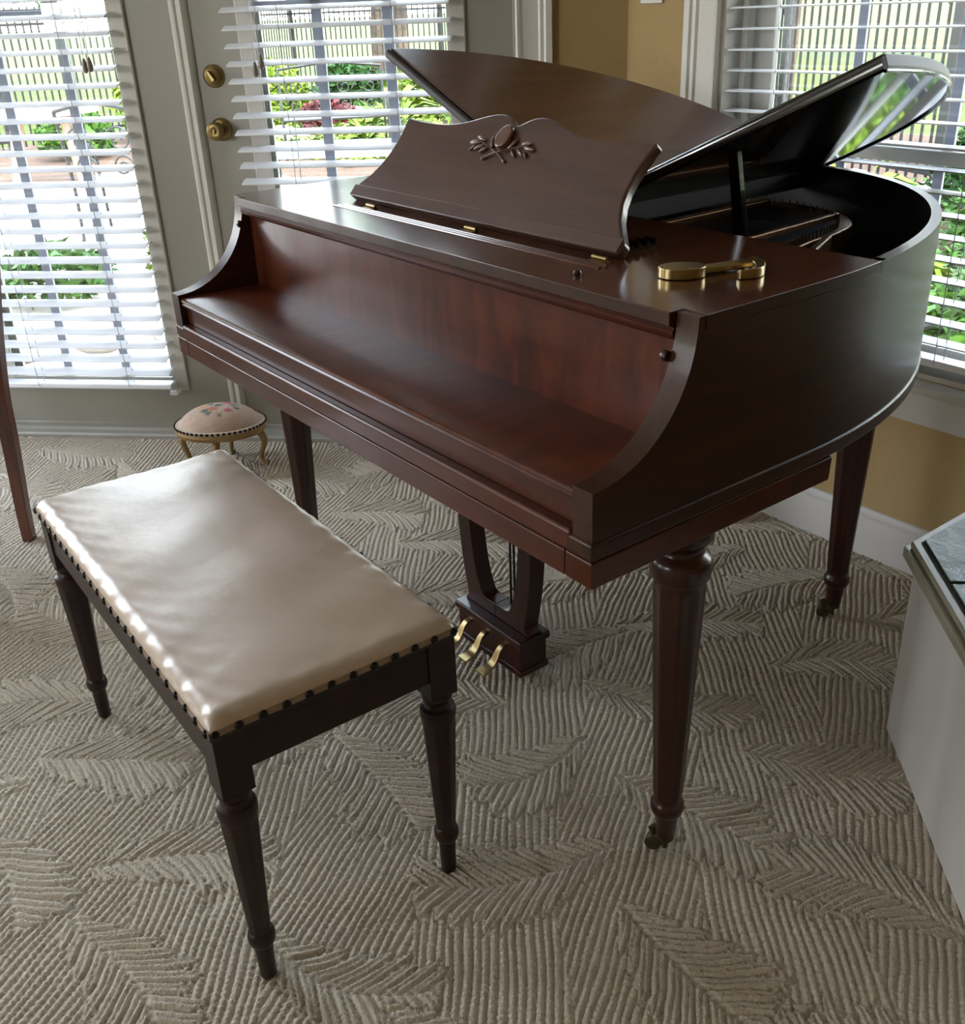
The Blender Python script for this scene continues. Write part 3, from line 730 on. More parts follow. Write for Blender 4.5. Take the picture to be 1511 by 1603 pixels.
for x in (.597, .660, .726):
    m = M(); P = spline([(LY-.010, .082), (LY-.030, .083), (LY-.045, .072), (LY-.058, .052), (LY-.074, .042), (LY-.095, .040)], 6)
    vs = []; fs = []; n = len(P)
    for i, (y, z) in enumerate(P):
        f = i/(n-1); hw = lerp(.0075, .0155, max(0, (f-.35)/.65)**1.2); th = lerp(.007, .0055, f)
        vs += [(x-hw, y, z), (x+hw, y, z), (x+hw, y+.002*(1-f), z-th), (x-hw, y+.002*(1-f), z-th)]
    for i in range(n-1):
        a, b = i*4, i*4+4; fs += [(a, a+1, b+1, b), (a+1, a+2, b+2, b+1), (a+2, a+3, b+3, b+2), (a+3, a, b, b+3)]
    fs += [(3, 2, 1, 0), tuple((n-1)*4+k for k in range(4))]; m.add(vs, fs)
    m.build('pedal', M_brass, piano, smooth=50, bevel=.0015)

# brass eighth note lying on the lid
zt0 = ZT+.0012; note = M(); hd = []
A0 = Vector((1.208, .316)); dn = Vector((.045, .105)).normalized()   # stem direction
# flat brass silhouette: oval head, stem and hooked flag
def oval(c, rx, ry, ang, n=28): return [(c[0]+rx*math.cos(t)*math.cos(ang)-ry*math.sin(t)*math.sin(ang), c[1]+rx*math.cos(t)*math.sin(ang)+ry*math.sin(t)*math.cos(ang)) for t in [2*PI*i/n for i in range(n)]]
m = M(); m.prism(oval((1.207, .312), .034, .024, .95), lambda u, v, t: (u, v, t), zt0, zt0+.016)
m.add(*ribbon(spline([(1.214, .338), (1.222, .365), (1.232, .398), (1.242, .432)], 6), .011, zt0+.002, zt0+.014, -1))
m.add(*ribbon(spline([(1.233, .434), (1.252, .430), (1.272, .414), (1.287, .392), (1.288, .370), (1.278, .352)], 6), .014, zt0, zt0+.015, -1))
nt_ = m.build('music_note_ornament', M_brass, smooth=40, bevel=.003, bseg=3, origin=(1.24, .37, zt0))
tag(nt_, 'polished brass eighth note lying on the piano lid beside the music desk', 'ornament')

# ------------------------------------------------------------------ bench
BC, BA = (.691, -.241), -.019
bench = thing('piano_bench', (BC[0], BC[1], 0), 'dark wooden piano bench with a shiny cream leather seat and black tacks', 'bench', rot=BA)
TB = WM[bench.name]
bw, bd, zf, zb = .427, .193, .490, .412
m = M(TB); t = .022; i_ = .004
m.box((-bw+i_, -bd+i_, zb), (bw-i_, -bd+t, zf)).box((-bw+i_, bd-t, zb), (bw-i_, bd-i_, zf)).box((-bw+i_, -bd+t, zb), (-bw+t, bd-t, zf)).box((bw-t, -bd+t, zb), (bw-i_, bd-t, zf))
m.build('apron', MW_bench, bench, bevel=.002)
M_bead = plain('black_bead', '0d0908', .4)
m = M(TB); m.box((-bw-.003, -bd-.003, zf-.009), (bw+.003, bd+.003, zf+.001)); m.build('top_rail', M_bead, bench, bevel=.003)
for sx in (-1, 1):
    for sy in (-1, 1):
        x, y = sx*(bw-.024), sy*(bd-.024); m = M(TB)
        m.box((x-.024, y-.024, .378), (x+.024, y+.024, zf))
        lx, ly = x+sx*0.0, y+sy*0.0
        prof = [(0, .0105), (.004, .0125), (.070, .0145), (.074, .018), (.080, .0205), (.090, .0210), (.097, .0195), (.101, .0165), (.108, .0168), (.318, .0268), (.326, .0272), (.333, .0285), (.343, .0290), (.350, .0275), (.354, .0225), (.360, .020), (.366, .0215), (.370, .0245), (.378, .0245)]
        m.lathe(prof, (x, y), 40, lambda a, z: (1/max(abs(math.cos(((a) % (PI/4))-PI/8)), .9)*.955 if .106 < z < .32 else 1))
        lg = m.build('leg', MW_bench, bench, smooth=28, bevel=.0015)
        M(TB).lathe([(-.002, .010), (.004, .0115)], (x, y), 20).build('foot_glide', M_steel, lg)
# cushion: pulled-down leather over a flat pad
def cushion():
    nx, ny = 120, 64; m = M(TB); hx, hy = bw+.003, bd+.003; top = .019
    vs = []; fs = []
    rr = random.Random(3); phs = [rr.uniform(0, 6.28) for _ in range(8)]
    for i in range(nx+1):
        for j in range(ny+1):
            u = -1+2*i/nx; v = -1+2*j/ny
            # concentrate samples at the edges
            U = math.sin(u*PI/2*.985)/math.sin(PI/2*.985); V = math.sin(v*PI/2*.985)/math.sin(PI/2*.985)
            x, y = U*hx, V*hy
            ex, ey = hx-abs(x), hy-abs(y); R = .024
            def fall(e): return 0 if e > R else 1-math.sqrt(max(0, 1-((R-e)/R)**2))
            f = min(1., math.hypot(fall(ex), fall(ey)))
            # tack puckers
            tx = abs(math.sin(PI*(x+bw)/.0356)); ty = abs(math.sin(PI*(y+bd)/.0351))
            puck = 0
            if ey < .03: puck += (1-tx)*.0030*math.exp(-ey/.010)
            if ex < .03: puck += (1-ty)*.0030*math.exp(-ex/.010)
            e = min(ex, ey)
            wav = .0016*math.exp(-e/.035)*math.sin(x*95+phs[0]+3*math.sin(y*20))*math.cos(y*70+phs[1])
            crown = .008*(1-(x/hx)**2)*(1-(y/hy)**2)
            und = .0012*math.sin(x*17+phs[2])*math.sin(y*23+phs[3])+.0008*math.sin(x*31+y*12+phs[4])
            z = zf+.006+top*(1-f)+crown+(und+wav)*(1-f)-puck
            vs.append((x, y, z))
    for i in range(nx):
        for j in range(ny):
            a = i*(ny+1)+j; fs.append((a, a+ny+1, a+ny+2, a+1))
    # skirt down to the frame
    ring = [i*(ny+1) for i in range(nx+1)] + [nx*(ny+1)+j for j in range(1, ny+1)] + [i*(ny+1)+ny for i in range(nx-1, -1, -1)] + [j for j in range(ny-1, 0, -1)]
    o = len(vs)
    for q in ring: x, y, z = vs[q]; vs.append((x*.999, y*.999, zf-.001))
    nr = len(ring)
    for k in range(nr): fs.append((ring[(k+1) % nr], ring[k], o+k, o+(k+1) % nr))
    m.add(vs, fs); return m.build('seat_cushion', M_leather, bench, smooth=80)
cu = cushion()
m = M(TB)
for (a, b) in (((-bw-.0035, -bd-.0042), (bw+.0035, -bd-.0005)), ((-bw-.0035, bd+.0005), (bw+.0035, bd+.0042)), ((-bw-.0042, -bd), (-bw-.0005, bd)), ((bw+.0005, -bd), (bw+.0042, bd))):
    m.box((a[0], a[1], zf-.001), (b[0], b[1], zf+.0085))
m.build('seat_band', M_linen, cu)
tk = M(); tk.ball((0, 0, 0), (.0055, .0055, .004), 10, 6)
proto = None
def tacks(root, places, rad=1.):
    """places: list of (x,y,z,nx,ny) in the root's frame; each tack is its own object"""
    me = None
    for x, y, z, nx_, ny_ in places:
        if me is None:
            q = M(); q.ball((0, 0, 0), (.0032*rad, .0058*rad, .0058*rad), 10, 6); me = q
            bm_ = bpy.data.meshes.new('upholstery_tack'); bm_.from_pydata([tuple(p) for p in q.v], [], q.f); bm_.materials.append(M_tack)
            bm_.polygons.foreach_set('use_smooth', [True]*len(bm_.polygons)); me = bm_
        o = bpy.data.objects.new('upholstery_tack', me); COL.objects.link(o); o.parent = root
        o.location = (x, y, z); o.rotation_euler = (0, 0, math.atan2(ny_, nx_))
pl_ = []
for k in range(25):
    x = -bw+.006+(2*bw-.012)*k/24; pl_.append((x, -bd-.0048, zf+.0035, 0, -1)); 
    if k > 0 and k < 24: pl_.append((x, bd+.0048, zf+.0035, 0, 1))
for k in range(12):
    y = -bd+.004+(2*bd-.008)*k/11; pl_.append((bw+.0048, y, zf+.0035, 1, 0)); pl_.append((-bw-.0048, y, zf+.0035, -1, 0))
tacks(bench, pl_, 1.2)

# ------------------------------------------------------------------ footstool
FS = (-.762, .352); FA = .933
stool = thing('footstool', (FS[0], FS[1], 0), 'small oval gilt footstool with floral needlepoint top by the french door', 'footstool', rot=FA)
TS = WM[stool.name]
a_, b_ = .146, .112
def ov(sc_, n=56, d=0): return [((a_*sc_+d)*math.cos(2*PI*i/n), (b_*sc_+d)*math.sin(2*PI*i/n)) for i in range(n)]
M_gilt = plain('worn_gilt_wood', '8f7246', .42, .25, .2, nscale=25)
def oval_loft(levels, n=56):
    vs = []; fs = []
    for z, d in levels: vs += [((a_+d)*math.cos(2*PI*i/n), (b_+d)*math.sin(2*PI*i/n), z) for i in range(n)]
    for l in range(len(levels)-1):
        for i in range(n): j = (i+1) % n; fs.append((l*n+i, l*n+j, (l+1)*n+j, (l+1)*n+i))
    fs += [tuple(range(n))[::-1], tuple((len(levels)-1)*n+i for i in range(n))]; return vs, fs
m = M(TS); m.add(*oval_loft([(.128, -.022), (.128, -.006), (.134, -.001), (.142, .003), (.150, .001), (.154, -.005)])); m.build('oval_frame', M_gilt, stool, smooth=40)
def mk_needle():
    m = NT('floral_needlepoint'); at = m.n('ShaderNodeAttribute'); at.attribute_name = 'Col'
    v = m.coords(); nz = m.noise(v, 260, 2); m.l(at.outputs['Color'], m.b.inputs['Base Color']); m.bump(nz, .5, .002); m.set(Roughness=.9, Sheen_Weight=.2); return m.m
n = 72; L = 22; vs = []; fs = []
for l in range(L+1):
    f = l/L; r = 1-f; z = .152+.050*(1-(r)**3.4)+.010*(1-r*r)
    for i in range(n): vs.append(((a_-.006)*r*math.cos(2*PI*i/n) if l < L else 0, (b_-.006)*r*math.sin(2*PI*i/n) if l < L else 0, z))
for l in range(L):
    for i in range(n): j = (i+1) % n; fs.append((l*n+i, l*n+j, (l+1)*n+j, (l+1)*n+i))
loc_v = list(vs); m = M(TS); m.add(vs, fs); top = m.build('needlepoint_cushion', mk_needle(), stool, smooth=80, recalc=False)
ca_ = top.data.color_attributes.new('Col', 'FLOAT_COLOR', 'POINT'); rr = random.Random(4)
blobs = [(.025, .035, .020, '9c3a40'), (.018, .030, .010, 'b9565a'), (-.01, -.02, .016, 'b06a4a'), (-.05, .00, .013, 'c08a5a'), (-.028, .02, .011, '54605a'), (.00, .008, .012, '3f5450'), (-.02, -.045, .010, '5d6652'), (.05, .01, .012, '66705c'),
         (.04, -.03, .012, 'a8575a'), (-.035, -.03, .010, '4a5a52'), (.01, .055, .009, '5f6a58'), (-.07, .03, .009, '8d6a52'), (.062, -.012, .008, '50605a'), (-.045, .045, .010, '56645c'), (.015, -.055, .009, '7c7252')]
cols = []
for x, y, z in loc_v:
    c = list(rgb('b39a86')[:3]); wob = 1+.35*math.sin(x*420+y*90)*math.cos(y*380-x*60)
    for bx_, by_, br, h in blobs:
        d = math.hypot((x-bx_), (y-by_)*1.0)*wob
        if d < br: c = list(rgb(h)[:3])
    k = .93+.14*rr.random(); cols += [c[0]*k, c[1]*k, c[2]*k, 1]
ca_.data.foreach_set('color', cols)
m = M(TS); m.add(*oval_loft([(.150, -.0015), (.150, .0005), (.1585, -.0025), (.1605, -.008)])); m.build('gimp_band', plain('gimp_braid', 'b3a08c', .8, nscale=200, var=.3), stool, smooth=50)
tacks(stool, [((a_+.0005)*math.cos(2*PI*i/52), (b_+.0005)*math.sin(2*PI*i/52), .1565, math.cos(2*PI*i/52)/a_, math.sin(2*PI*i/52)/b_) for i in range(52)], .88)
for k in range(4):
    ang = k*PI/2; d = Vector((math.cos(ang), math.sin(ang), 0)); c = Vector((.104*d.x, .070*d.y, 0))
    P = [c+d*q+Vector((0, 0, z)) for q, z in spline([(-.004, .132), (.014, .120), (.027, .100), (.027, .078), (.018, .050), (.014, .028), (.022, .012), (.036, .008)], 4)]
    R = [lerp(.0145, .0062, min(1, i/(len(P)*.75))) for i in range(len(P))]; R[-1] = .0065; R[-2] = .0085; R[-3] = .0085
    m = M(TS); m.tube(P, R, 10); m.build('leg', M_gilt, stool, smooth=60)

# ------------------------------------------------------------------ dining chair, mostly outside the left edge
ch = thing('dining_chair', (-.70, -.60, 0), 'reddish wooden chair leg and back post cut by the left picture edge', 'chair', rot=-.637)
TC = WM[ch.name]
inv = TC.inverted(); lp_ = inv @ Vector((-.668, -.302, 0))
hxc = .21
for sx in (-1, 1):
    m = M(TC); x = lp_.x if sx > 0 else lp_.x+.40
    y = lp_.y
    P = [(0, 0), (.10, .004), (.20, .011), (.32, .019), (.45, .026), (.64, .055), (.80, .088), (.98, .13)]
    sp_ = spline(P, 5); vs = []; fs = []; n = len(sp_)
    for z, off in sp_:
        hw = lerp(.0150, .0195, min(z/.45, 1)); vs += [(x-hw, y+off-hw, z), (x+hw, y+off-hw, z), (x+hw, y+off+hw, z), (x-hw, y+off+hw, z)]
    for i in range(n-1):
        for k in range(4): a, b = i*4+k, i*4+(k+1) % 4; fs.append((a, b, b+4, a+4))
    fs += [(3, 2, 1, 0), tuple((n-1)*4+k for k in range(4))]; m.add(vs, fs); m.build('leg', MW_chair, ch, smooth=30, bevel=.003)
    m = M(TC); m.lathe([(0, .013), (.42, .019), (.43, .019)], (x, y-.40), 20); m.build('leg', MW_chair, ch)
xm = lp_.x+.20
m = M(TC); m.box((xm-.20, lp_.y-.40, .40), (xm+.20, lp_.y-.015, .445)); m.build('seat_frame', MW_chair, ch, bevel=.004)
m = M(TC); m.box((xm-.195, lp_.y-.40, .445), (xm+.195, lp_.y-.03, .475)); m.build('seat', plain('chair_cloth', 'b9b2a6', .8), ch, bevel=.012, bseg=3)
M(TC).box((xm-.185, lp_.y+.105, .88), (xm+.185, lp_.y+.128, .97)).build('top_rail', MW_chair, ch, bevel=.004)
M(TC).box((xm-.185, lp_.y+.040, .56), (xm+.185, lp_.y+.058, .61)).build('back_rail', MW_chair, ch, bevel=.004)
for q in (-.1, 0, .1): M(TC).prism([(-.02, 0), (.02, 0), (.02, .30), (-.02, .30)], lambda u, v, t: (xm+q+u, lp_.y+.052+v*.20+t, .59+v), -.005, .005).build('back_slat', MW_chair, ch)

# ------------------------------------------------------------------ hearth with slate top
hz = .43
c45 = Vector((1, -1, 0)).normalized()
hearth = thing('raised_hearth', (1.9, .9, 0), 'low white panelled hearth with green slate tile top at the right picture edge', 'hearth')
A_ = Vector((1.361, .812)); dh = Vector((.730, -.683))
body = [(A_.x, A_.y), (A_.x+dh.x*1.2, A_.y+dh.y*1.2), (3.19, A_.y+dh.y*1.2), (3.19, 1.375), (A_.x, 1.375)]
m = M(); m.prism(body, lambda u, v, t: (u, v, t), 0, hz-.035); m.build('body', plain('hearth_paint', 'b9b4ae', .5, nscale=3, var=.02), hearth, smooth=0)
B_ = Vector((1.343, .795))
def off_poly(d):
    return [(B_.x+d, B_.y+d*.45), (B_.x+d*.0+dh.x*1.25+d*.3, B_.y+dh.y*1.25+d), (3.19, B_.y+dh.y*1.25+d), (3.19, 1.39), (B_.x+d, 1.39)]
M_nose = plain('edge_paint', '8b8672', .35, nscale=4, var=.03)
m = M(); m.prism(off_poly(0), lambda u, v, t: (u, v, t), hz-.035, hz-.013); m.prism(off_poly(.010), lambda u, v, t: (u, v, t), hz-.013, hz-.001); m.build('edge_moulding', M_nose, hearth, bevel=.004, bseg=3)
def mk_slate():
    m = NT('green_slate'); v = m.coords(); a = m.noise(v, 6, 6, .65); b = m.noise(v, 22, 6, .7)
    m.l(m.ramp(a, [(.3, rgb('252d25')), (.5, rgb('3c4739')), (.72, rgb('5a6450'))]), m.b.inputs['Base Color'])
    m.l(m.ramp(b, [(.35, (.22,)*3+(1,)), (.7, (.5,)*3+(1,))]), m.b.inputs['Roughness']); m.bump(b, .6, .006); return m.m
m = M(); m.prism(off_poly(.026), lambda u, v, t: (u, v, t), hz-.006, hz+.0005); m.build('grout_bed', plain('dark_grout', '23251f', .9), hearth, smooth=0)
# slate tiles laid square to the 45 degree edge, cut to the outline
Ms = mk_slate(); poly_in = [Vector(p) for p in off_poly(.028)]
def clip(poly, a, b):  # keep the left side of a->b
    out = []; n = len(poly)
    for i in range(n):
        p, q = poly[i], poly[(i+1) % n]; sp2 = (b-a).cross(p-a) if hasattr(Vector((0, 0)), 'cross') else 0
        f = lambda r: (b.x-a.x)*(r.y-a.y)-(b.y-a.y)*(r.x-a.x)
        fp, fq = f(p), f(q)
        if fp >= 0: out.append(p)
        if fp*fq < 0: out.append(p+(q-p)*(fp/(fp-fq)))
    return out
m = M(); ts = .305; gp = .004
O_ = Vector((B_.x+.028, B_.y+.0126)); e1 = Vector((dh.x, dh.y)); e2 = Vector((-dh.y, dh.x))
for i in range(-3, 7):
    for j in range(-1, 7):
        o = O_+e1*(i*ts+.145)+e2*(j*ts+0.0)
        q = [o+e1*gp+e2*gp, o+e1*(ts-gp)+e2*gp, o+e1*(ts-gp)+e2*(ts-gp), o+e1*gp+e2*(ts-gp)]
        for k in range(len(poly_in)):
            q = clip(q, poly_in[k], poly_in[(k+1) % len(poly_in)])
            if len(q) < 3: break
        if len(q) >= 3: m.prism([(p.x, p.y) for p in q], lambda u, v, t: (u, v, t), hz-.004, hz+.004+.001*random.random())
m.build('slate_tiles', Ms, hearth, bevel=.0015)

# ------------------------------------------------------------------ garden
GZ = -.14
def patch(name, poly, z, mat, th=.02): 
    m = M(); m.prism(poly, lambda u, v, t: (u, v, t), z-th, z); return m.build(name, mat, kind='structure', smooth=0)
patch('lawn', [(-300, -120), (120, -120), (120, 300), (-300, 300)], GZ-.03, M_grass, .05)
patch('patio', [(-1.9, -6), (-1.9, -.5), (.1, 1.56), (2.6, 1.56), (2.6, 2.5), (-.6, 2.9), (-3.0, 3.6), (-7.5, 4.0), (-9.2, 1.2), (-7.5, -6)], GZ, M_patio, .03)
def bed(name, poly): 
    return patch(name, poly, GZ-.012, M_mulch, .03)
bed_ = bed('mulch_bed', [(-7.6, 4.0), (-3.0, 3.6), (-.6, 2.9), (2.6, 2.5), (3.0, 8.2), (-4.0, 10.4), (-10.5, 9.8), (-14.5, 6.6), (-12.5, 1.0), (-9.2, 1.2)])

def foliage(m, c, r, nleaf, size, seed, mi=0, shell=.55):
    rr = random.Random(seed)
    for _ in range(nleaf):
        t = rr.uniform(0, 2*PI); z = rr.uniform(-.6, 1); q = math.sqrt(1-min(1, z*z)); k = rr.uniform(shell, 1)
        p = Vector((c[0]+r[0]*q*math.cos(t)*k, c[1]+r[1]*q*math.sin(t)*k, c[2]+r[2]*z*k))
        u = Vector((rr.gauss(0, 1), rr.gauss(0, 1), rr.gauss(0, .6))).normalized(); v = u.cross(Vector((rr.gauss(0, 1), rr.gauss(0, 1), rr.gauss(0, 1)))).normalized()
        s_ = size*rr.uniform(.6, 1.3)
        m.add([p-u*s_, p+v*s_*.42-u*s_*.1, p+u*s_, p-v*s_*.42-u*s_*.1], [(0, 1, 2, 3)], mi)
def shrub(x, y, r, h, mat, label, seed, nl=900, size=.045):
    t = thing('garden_shrub', (x, y, GZ), label, 'shrub', 'garden shrubs')
    m = M(); foliage(m, (x, y, GZ+h*.45), (r, r, h*.55), nl, size, seed); m.build('foliage', mat, t, smooth=0, recalc=False)
    m = M(); 
    for k in range(4): a = k*1.6+seed; m.tube([(x, y, GZ-.02), (x+.3*r*math.cos(a), y+.3*r*math.sin(a), GZ+h*.5)], [.018, .008], 6)
    m.build('stem', M_bark, t); return t
def hosta(x, y, r, h, mat, label, seed, n=26):
    t = thing('hosta_plant', (x, y, GZ), label, 'plant', 'broad-leaved plants by the patio'); rr = random.Random(seed); m = M()
    for k in range(n):
        a = rr.uniform(0, 2*PI); el = rr.uniform(.15, 1); L = r*rr.uniform(.6, 1.1); d = Vector((math.cos(a), math.sin(a), 0)); s_ = Vector((-math.sin(a), math.cos(a), 0))
        pr = []; 
        for q, wd in ((0, .015), (.25, .03), (.45, .12), (.65, .15), (.85, .09), (1, .0)):
            pz = h*el*math.sin(min(1, q*1.25)*PI*.62); pr.append((Vector((x, y, GZ))+d*L*q+Vector((0, 0, pz)), wd*L*2.0))
        vs = []; fs = []
        for p, wd in pr: vs += [p-s_*wd*.5+Vector((0, 0, wd*.2)), p, p+s_*wd*.5+Vector((0, 0, wd*.2))]
        for i in range(len(pr)-1): b = i*3; fs += [(b, b+1, b+4, b+3), (b+1, b+2, b+5, b+4)]
        m.add(vs, fs)
    m.build('leaves', mat, t, smooth=60, recalc=False); return t
def tree(x, y, h, cr, mat, label, seed, tr=.09, nl=2600, size=.10, lift=.75):
    t = thing('garden_tree', (x, y, GZ), label, 'tree', 'trees in the garden'); rr = random.Random(seed)
    m = M(); m.tube([(x, y, GZ-.05), (x+.04, y, GZ+h*.35), (x-.03, y+.05, GZ+h*.8)], [tr, tr*.8, tr*.4], 10)
    for k in range(6): a = rr.uniform(0, 6.28); z = h*rr.uniform(.35, .7); m.tube([(x, y, GZ+z), (x+cr*.7*math.cos(a), y+cr*.7*math.sin(a), GZ+z+cr*.4)], [tr*.35, tr*.12], 6)
    m.build('trunk', M_bark, t)
    m = M(); foliage(m, (x, y, GZ+h*lift), (cr, cr, h*.38), nl, size, seed, shell=.3); m.build('crown', mat, t, smooth=0, recalc=False); return t
# black metal picket fence, section by section
FL = [(3., 7.0), (.6, 7.1), (-2.3, 7.2), (-4.4, 7.9), (-6.8, 8.6), (-9.2, 9.3), (-11.6, 10.0), (-14.0, 10.6), (-17.0, 9.2), (-15.2, 6.9), (-13.3, 4.6), (-12.4, 2.6), (-11.9, .6), (-11.5, -2.)]
fence = thing('metal_fence', (-6.8, 8.6, GZ), 'black metal picket fence running behind the garden beds', 'fence')
for i in range(len(FL)-1):
    a, b = Vector(FL[i]), Vector(FL[i+1]); L = (b-a).length; d = (b-a)/L; nn = Vector((-d.y, d.x))
    m = M(); m.box((a.x-.035, a.y-.035, GZ-.1), (a.x+.035, a.y+.035, GZ+1.72)); m.box((a.x-.042, a.y-.042, GZ+1.72), (a.x+.042, a.y+.042, GZ+1.745)); m.build('post', M_iron, fence, smooth=0)
    m = M(); n = int(L/.112)
    for k in range(1, n):
        p = a+d*(L*k/n); q = [p-d*.010-nn*.008, p+d*.010-nn*.008, p+d*.010+nn*.008, p-d*.010+nn*.008]
        m.prism([tuple(r) for r in q], lambda u, v, t: (u, v, t), GZ+.03, GZ+1.68)
    for z in (.10, 1.46, 1.62):
        q = [a-nn*.014, b-nn*.014, b+nn*.014, a+nn*.014]; m.prism([tuple(r) for r in q], lambda u, v, t: (u, v, t), GZ+z, GZ+z+.035)
    m.build('picket_panel', M_iron, fence, smooth=0)
# shrubs and plants seen through the door blinds
G_, Y_, D_, R_ = M_leafs
for k, (x, y, r, h, mt, lb_) in enumerate([
    (-11.9, 4.6, .75, 1.0, Y_, 'bright green shrub by the fence behind the patio table'),
    (-10.9, 3.0, .45, .55, G_, 'small green shrub left of the patio table'),
    (-12.6, 6.4, .65, .9, Y_, 'lime shrub near the fence, left in the view through the door with the knob'),
    (-12.9, 8.0, .6, .8, D_, 'dark green shrub before the fence behind the wrought iron loveseat'),
    (-11.4, 8.35, .55, .85, Y_, 'lime green shrub before the fence, behind the broad-leaved plants'),
    (-10.1, 8.5, .5, .75, G_, 'green shrub before the fence right of the lime one'),
    (-11.0, 6.5, .4, .4, R_, 'low maroon shrub in the mulch'),
    (-3.95, 1.65, .40, .42, Y_, 'low lime plant by the rocks outside the left door'),
    (-4.0, .72, .36, .34, G_, 'low green plant by the rocks outside the left door'),
    (-4.3, -.05, .34, .38, Y_, 'low lime plant at the far left of the rocks'),
    (-5.0, 7.2, .5, 1.1, Y_, 'tall lime shrub seen left in the right window'),
    (-3.9, 6.3, .34, .55, G_, 'round green shrub beside the tall lime shrub in the right window'),
    (-1.45, 6.35, .38, .7, D_, 'deep green shrub right of the tree trunk'),
    (-.75, 5.35, .36, .50, G_, 'green shrub low in the right window'),
    (-.55, 3.75, .30, .38, Y_, 'lime shrub close to the right window'),
    (.15, 3.45, .32, .42, G_, 'green shrub nearest the right window'),
    (.95, 3.75, .40, .5, Y_, 'lime shrub at the right end by the window'),
    (-.1, 4.35, .34, .42, G_, 'green shrub behind the pair nearest the window')]):
    shrub(x, y, r, h, mt, lb_, k+3, 1500 if r > .5 else 1000, .05 if y < 6.4 and x > -6 else .07)
for k, (x, y, r, h, mt, lb_) in enumerate([
    (-9.9, 6.9, .62, .55, Y_, 'broad-leaved pale plant before the lime shrub behind the left door'),
    (-9.1, 5.95, .42, .35, Y_, 'small broad-leaved plant beside the wrought iron scrolls'),
    (-8.7, 7.7, .5, .45, G_, 'broad-leaved plant at the right of the view through the door with the knob'),
    (-2.95, 6.0, .5, .55, Y_, 'large bright broad-leaved plant behind the piano tail'),
    (-1.95, 5.55, .42, .45, Y_, 'bright broad-leaved plant right of the large one'),
    (-1.25, 4.75, .36, .35, G_, 'green broad-leaved plant before the deep green shrub')]):
    hosta(x, y, r, h, mt, lb_, k+40)
tree(-15.8, 10.4, 4.0, 1.3, D_, 'tree with a bare trunk behind the fence, left in the french door view', 71, .16, 2400, .13)
tree(-9.0, 12.6, 4.2, 1.6, G_, 'leafy tree beyond the fence in the middle of the garden', 72, .12, 2400, .13)
tree(-5.6, 9.5, 3.4, .7, G_, 'thin tree beyond the fence left in the right window', 73, .10, 1300, .07, .8)
tree(-2.85, 9.1, 3.4, .95, G_, 'tree with hanging leaves at the upper right of the window', 74, .075, 3000, .07, .62)
tree(-.2, 9.3, 3.4, 1.0, D_, 'dark leafy tree beyond the fence at the far right', 75, .09, 3000, .08, .55)
tree(-17.5, 3.5, 4.0, 1.6, D_, 'dark tree beyond the fence at the far left', 76, .14, 1800, .14, .65)
bgt = []
for k in range(10):
    an = math.radians(97+10*k); d_ = 30; bgt.append((CAM.x+d_*math.cos(an), CAM.y+d_*math.sin(an)))
ordw = ['first', 'second', 'third', 'fourth', 'fifth', 'sixth', 'seventh', 'eighth', 'ninth', 'last']
for k, (x, y) in enumerate(bgt):
    tree(x, y, 8.5+1.5*math.sin(k*1.7), 2.45, (Y_, G_, G_)[k % 3], 'tall tree of the far row beyond the fence, %s from the right' % ordw[k], 200+k, .2, 2200, .36, .55)
# ground cover growing over the bed below the right window, and by the left door
def cover(name, label, x0, x1, y0, y1, nl, seed, size, hgt, mat):
    rr = random.Random(seed); m = M()
    for _ in range(nl):
        x, y = rr.uniform(x0, x1), rr.uniform(y0, y1); u_ = (x-x0)/(x1-x0); 
        if rr.random() < .25*(1+math.sin(x*3.1)*math.cos(y*2.7)): continue
        z = GZ+rr.uniform(.0, hgt)*(.6+.4*math.sin(x*2.3+y*1.9)); u = Vector((rr.gauss(0, 1), rr.gauss(0, 1), rr.gauss(0, .35))).normalized(); v = u.cross(Vector((rr.gauss(0, .4), rr.gauss(0, .4), 1))).normalized(); s_ = size*rr.uniform(.6, 1.3); p = Vector((x, y, z+.01))
        m.add([p-u*s_, p+v*s_*.45, p+u*s_, p-v*s_*.45], [(0, 1, 2, 3)])
    o = m.build(name, mat, bed_, smooth=0, recalc=False); o['kind'] = 'stuff'; lab(o, label); return o
cover('ground_cover', 'green leafy ground cover in the bed outside the right window', -4.6, 2.4, 2.95, 6.8, 15000, 61, .045, .16, G_)
cover('ground_cover', 'lime ground cover in the bed before the far fence outside the doors', -12.6, -7.4, 4.6, 9.0, 7000, 62, .06, .14, Y_)

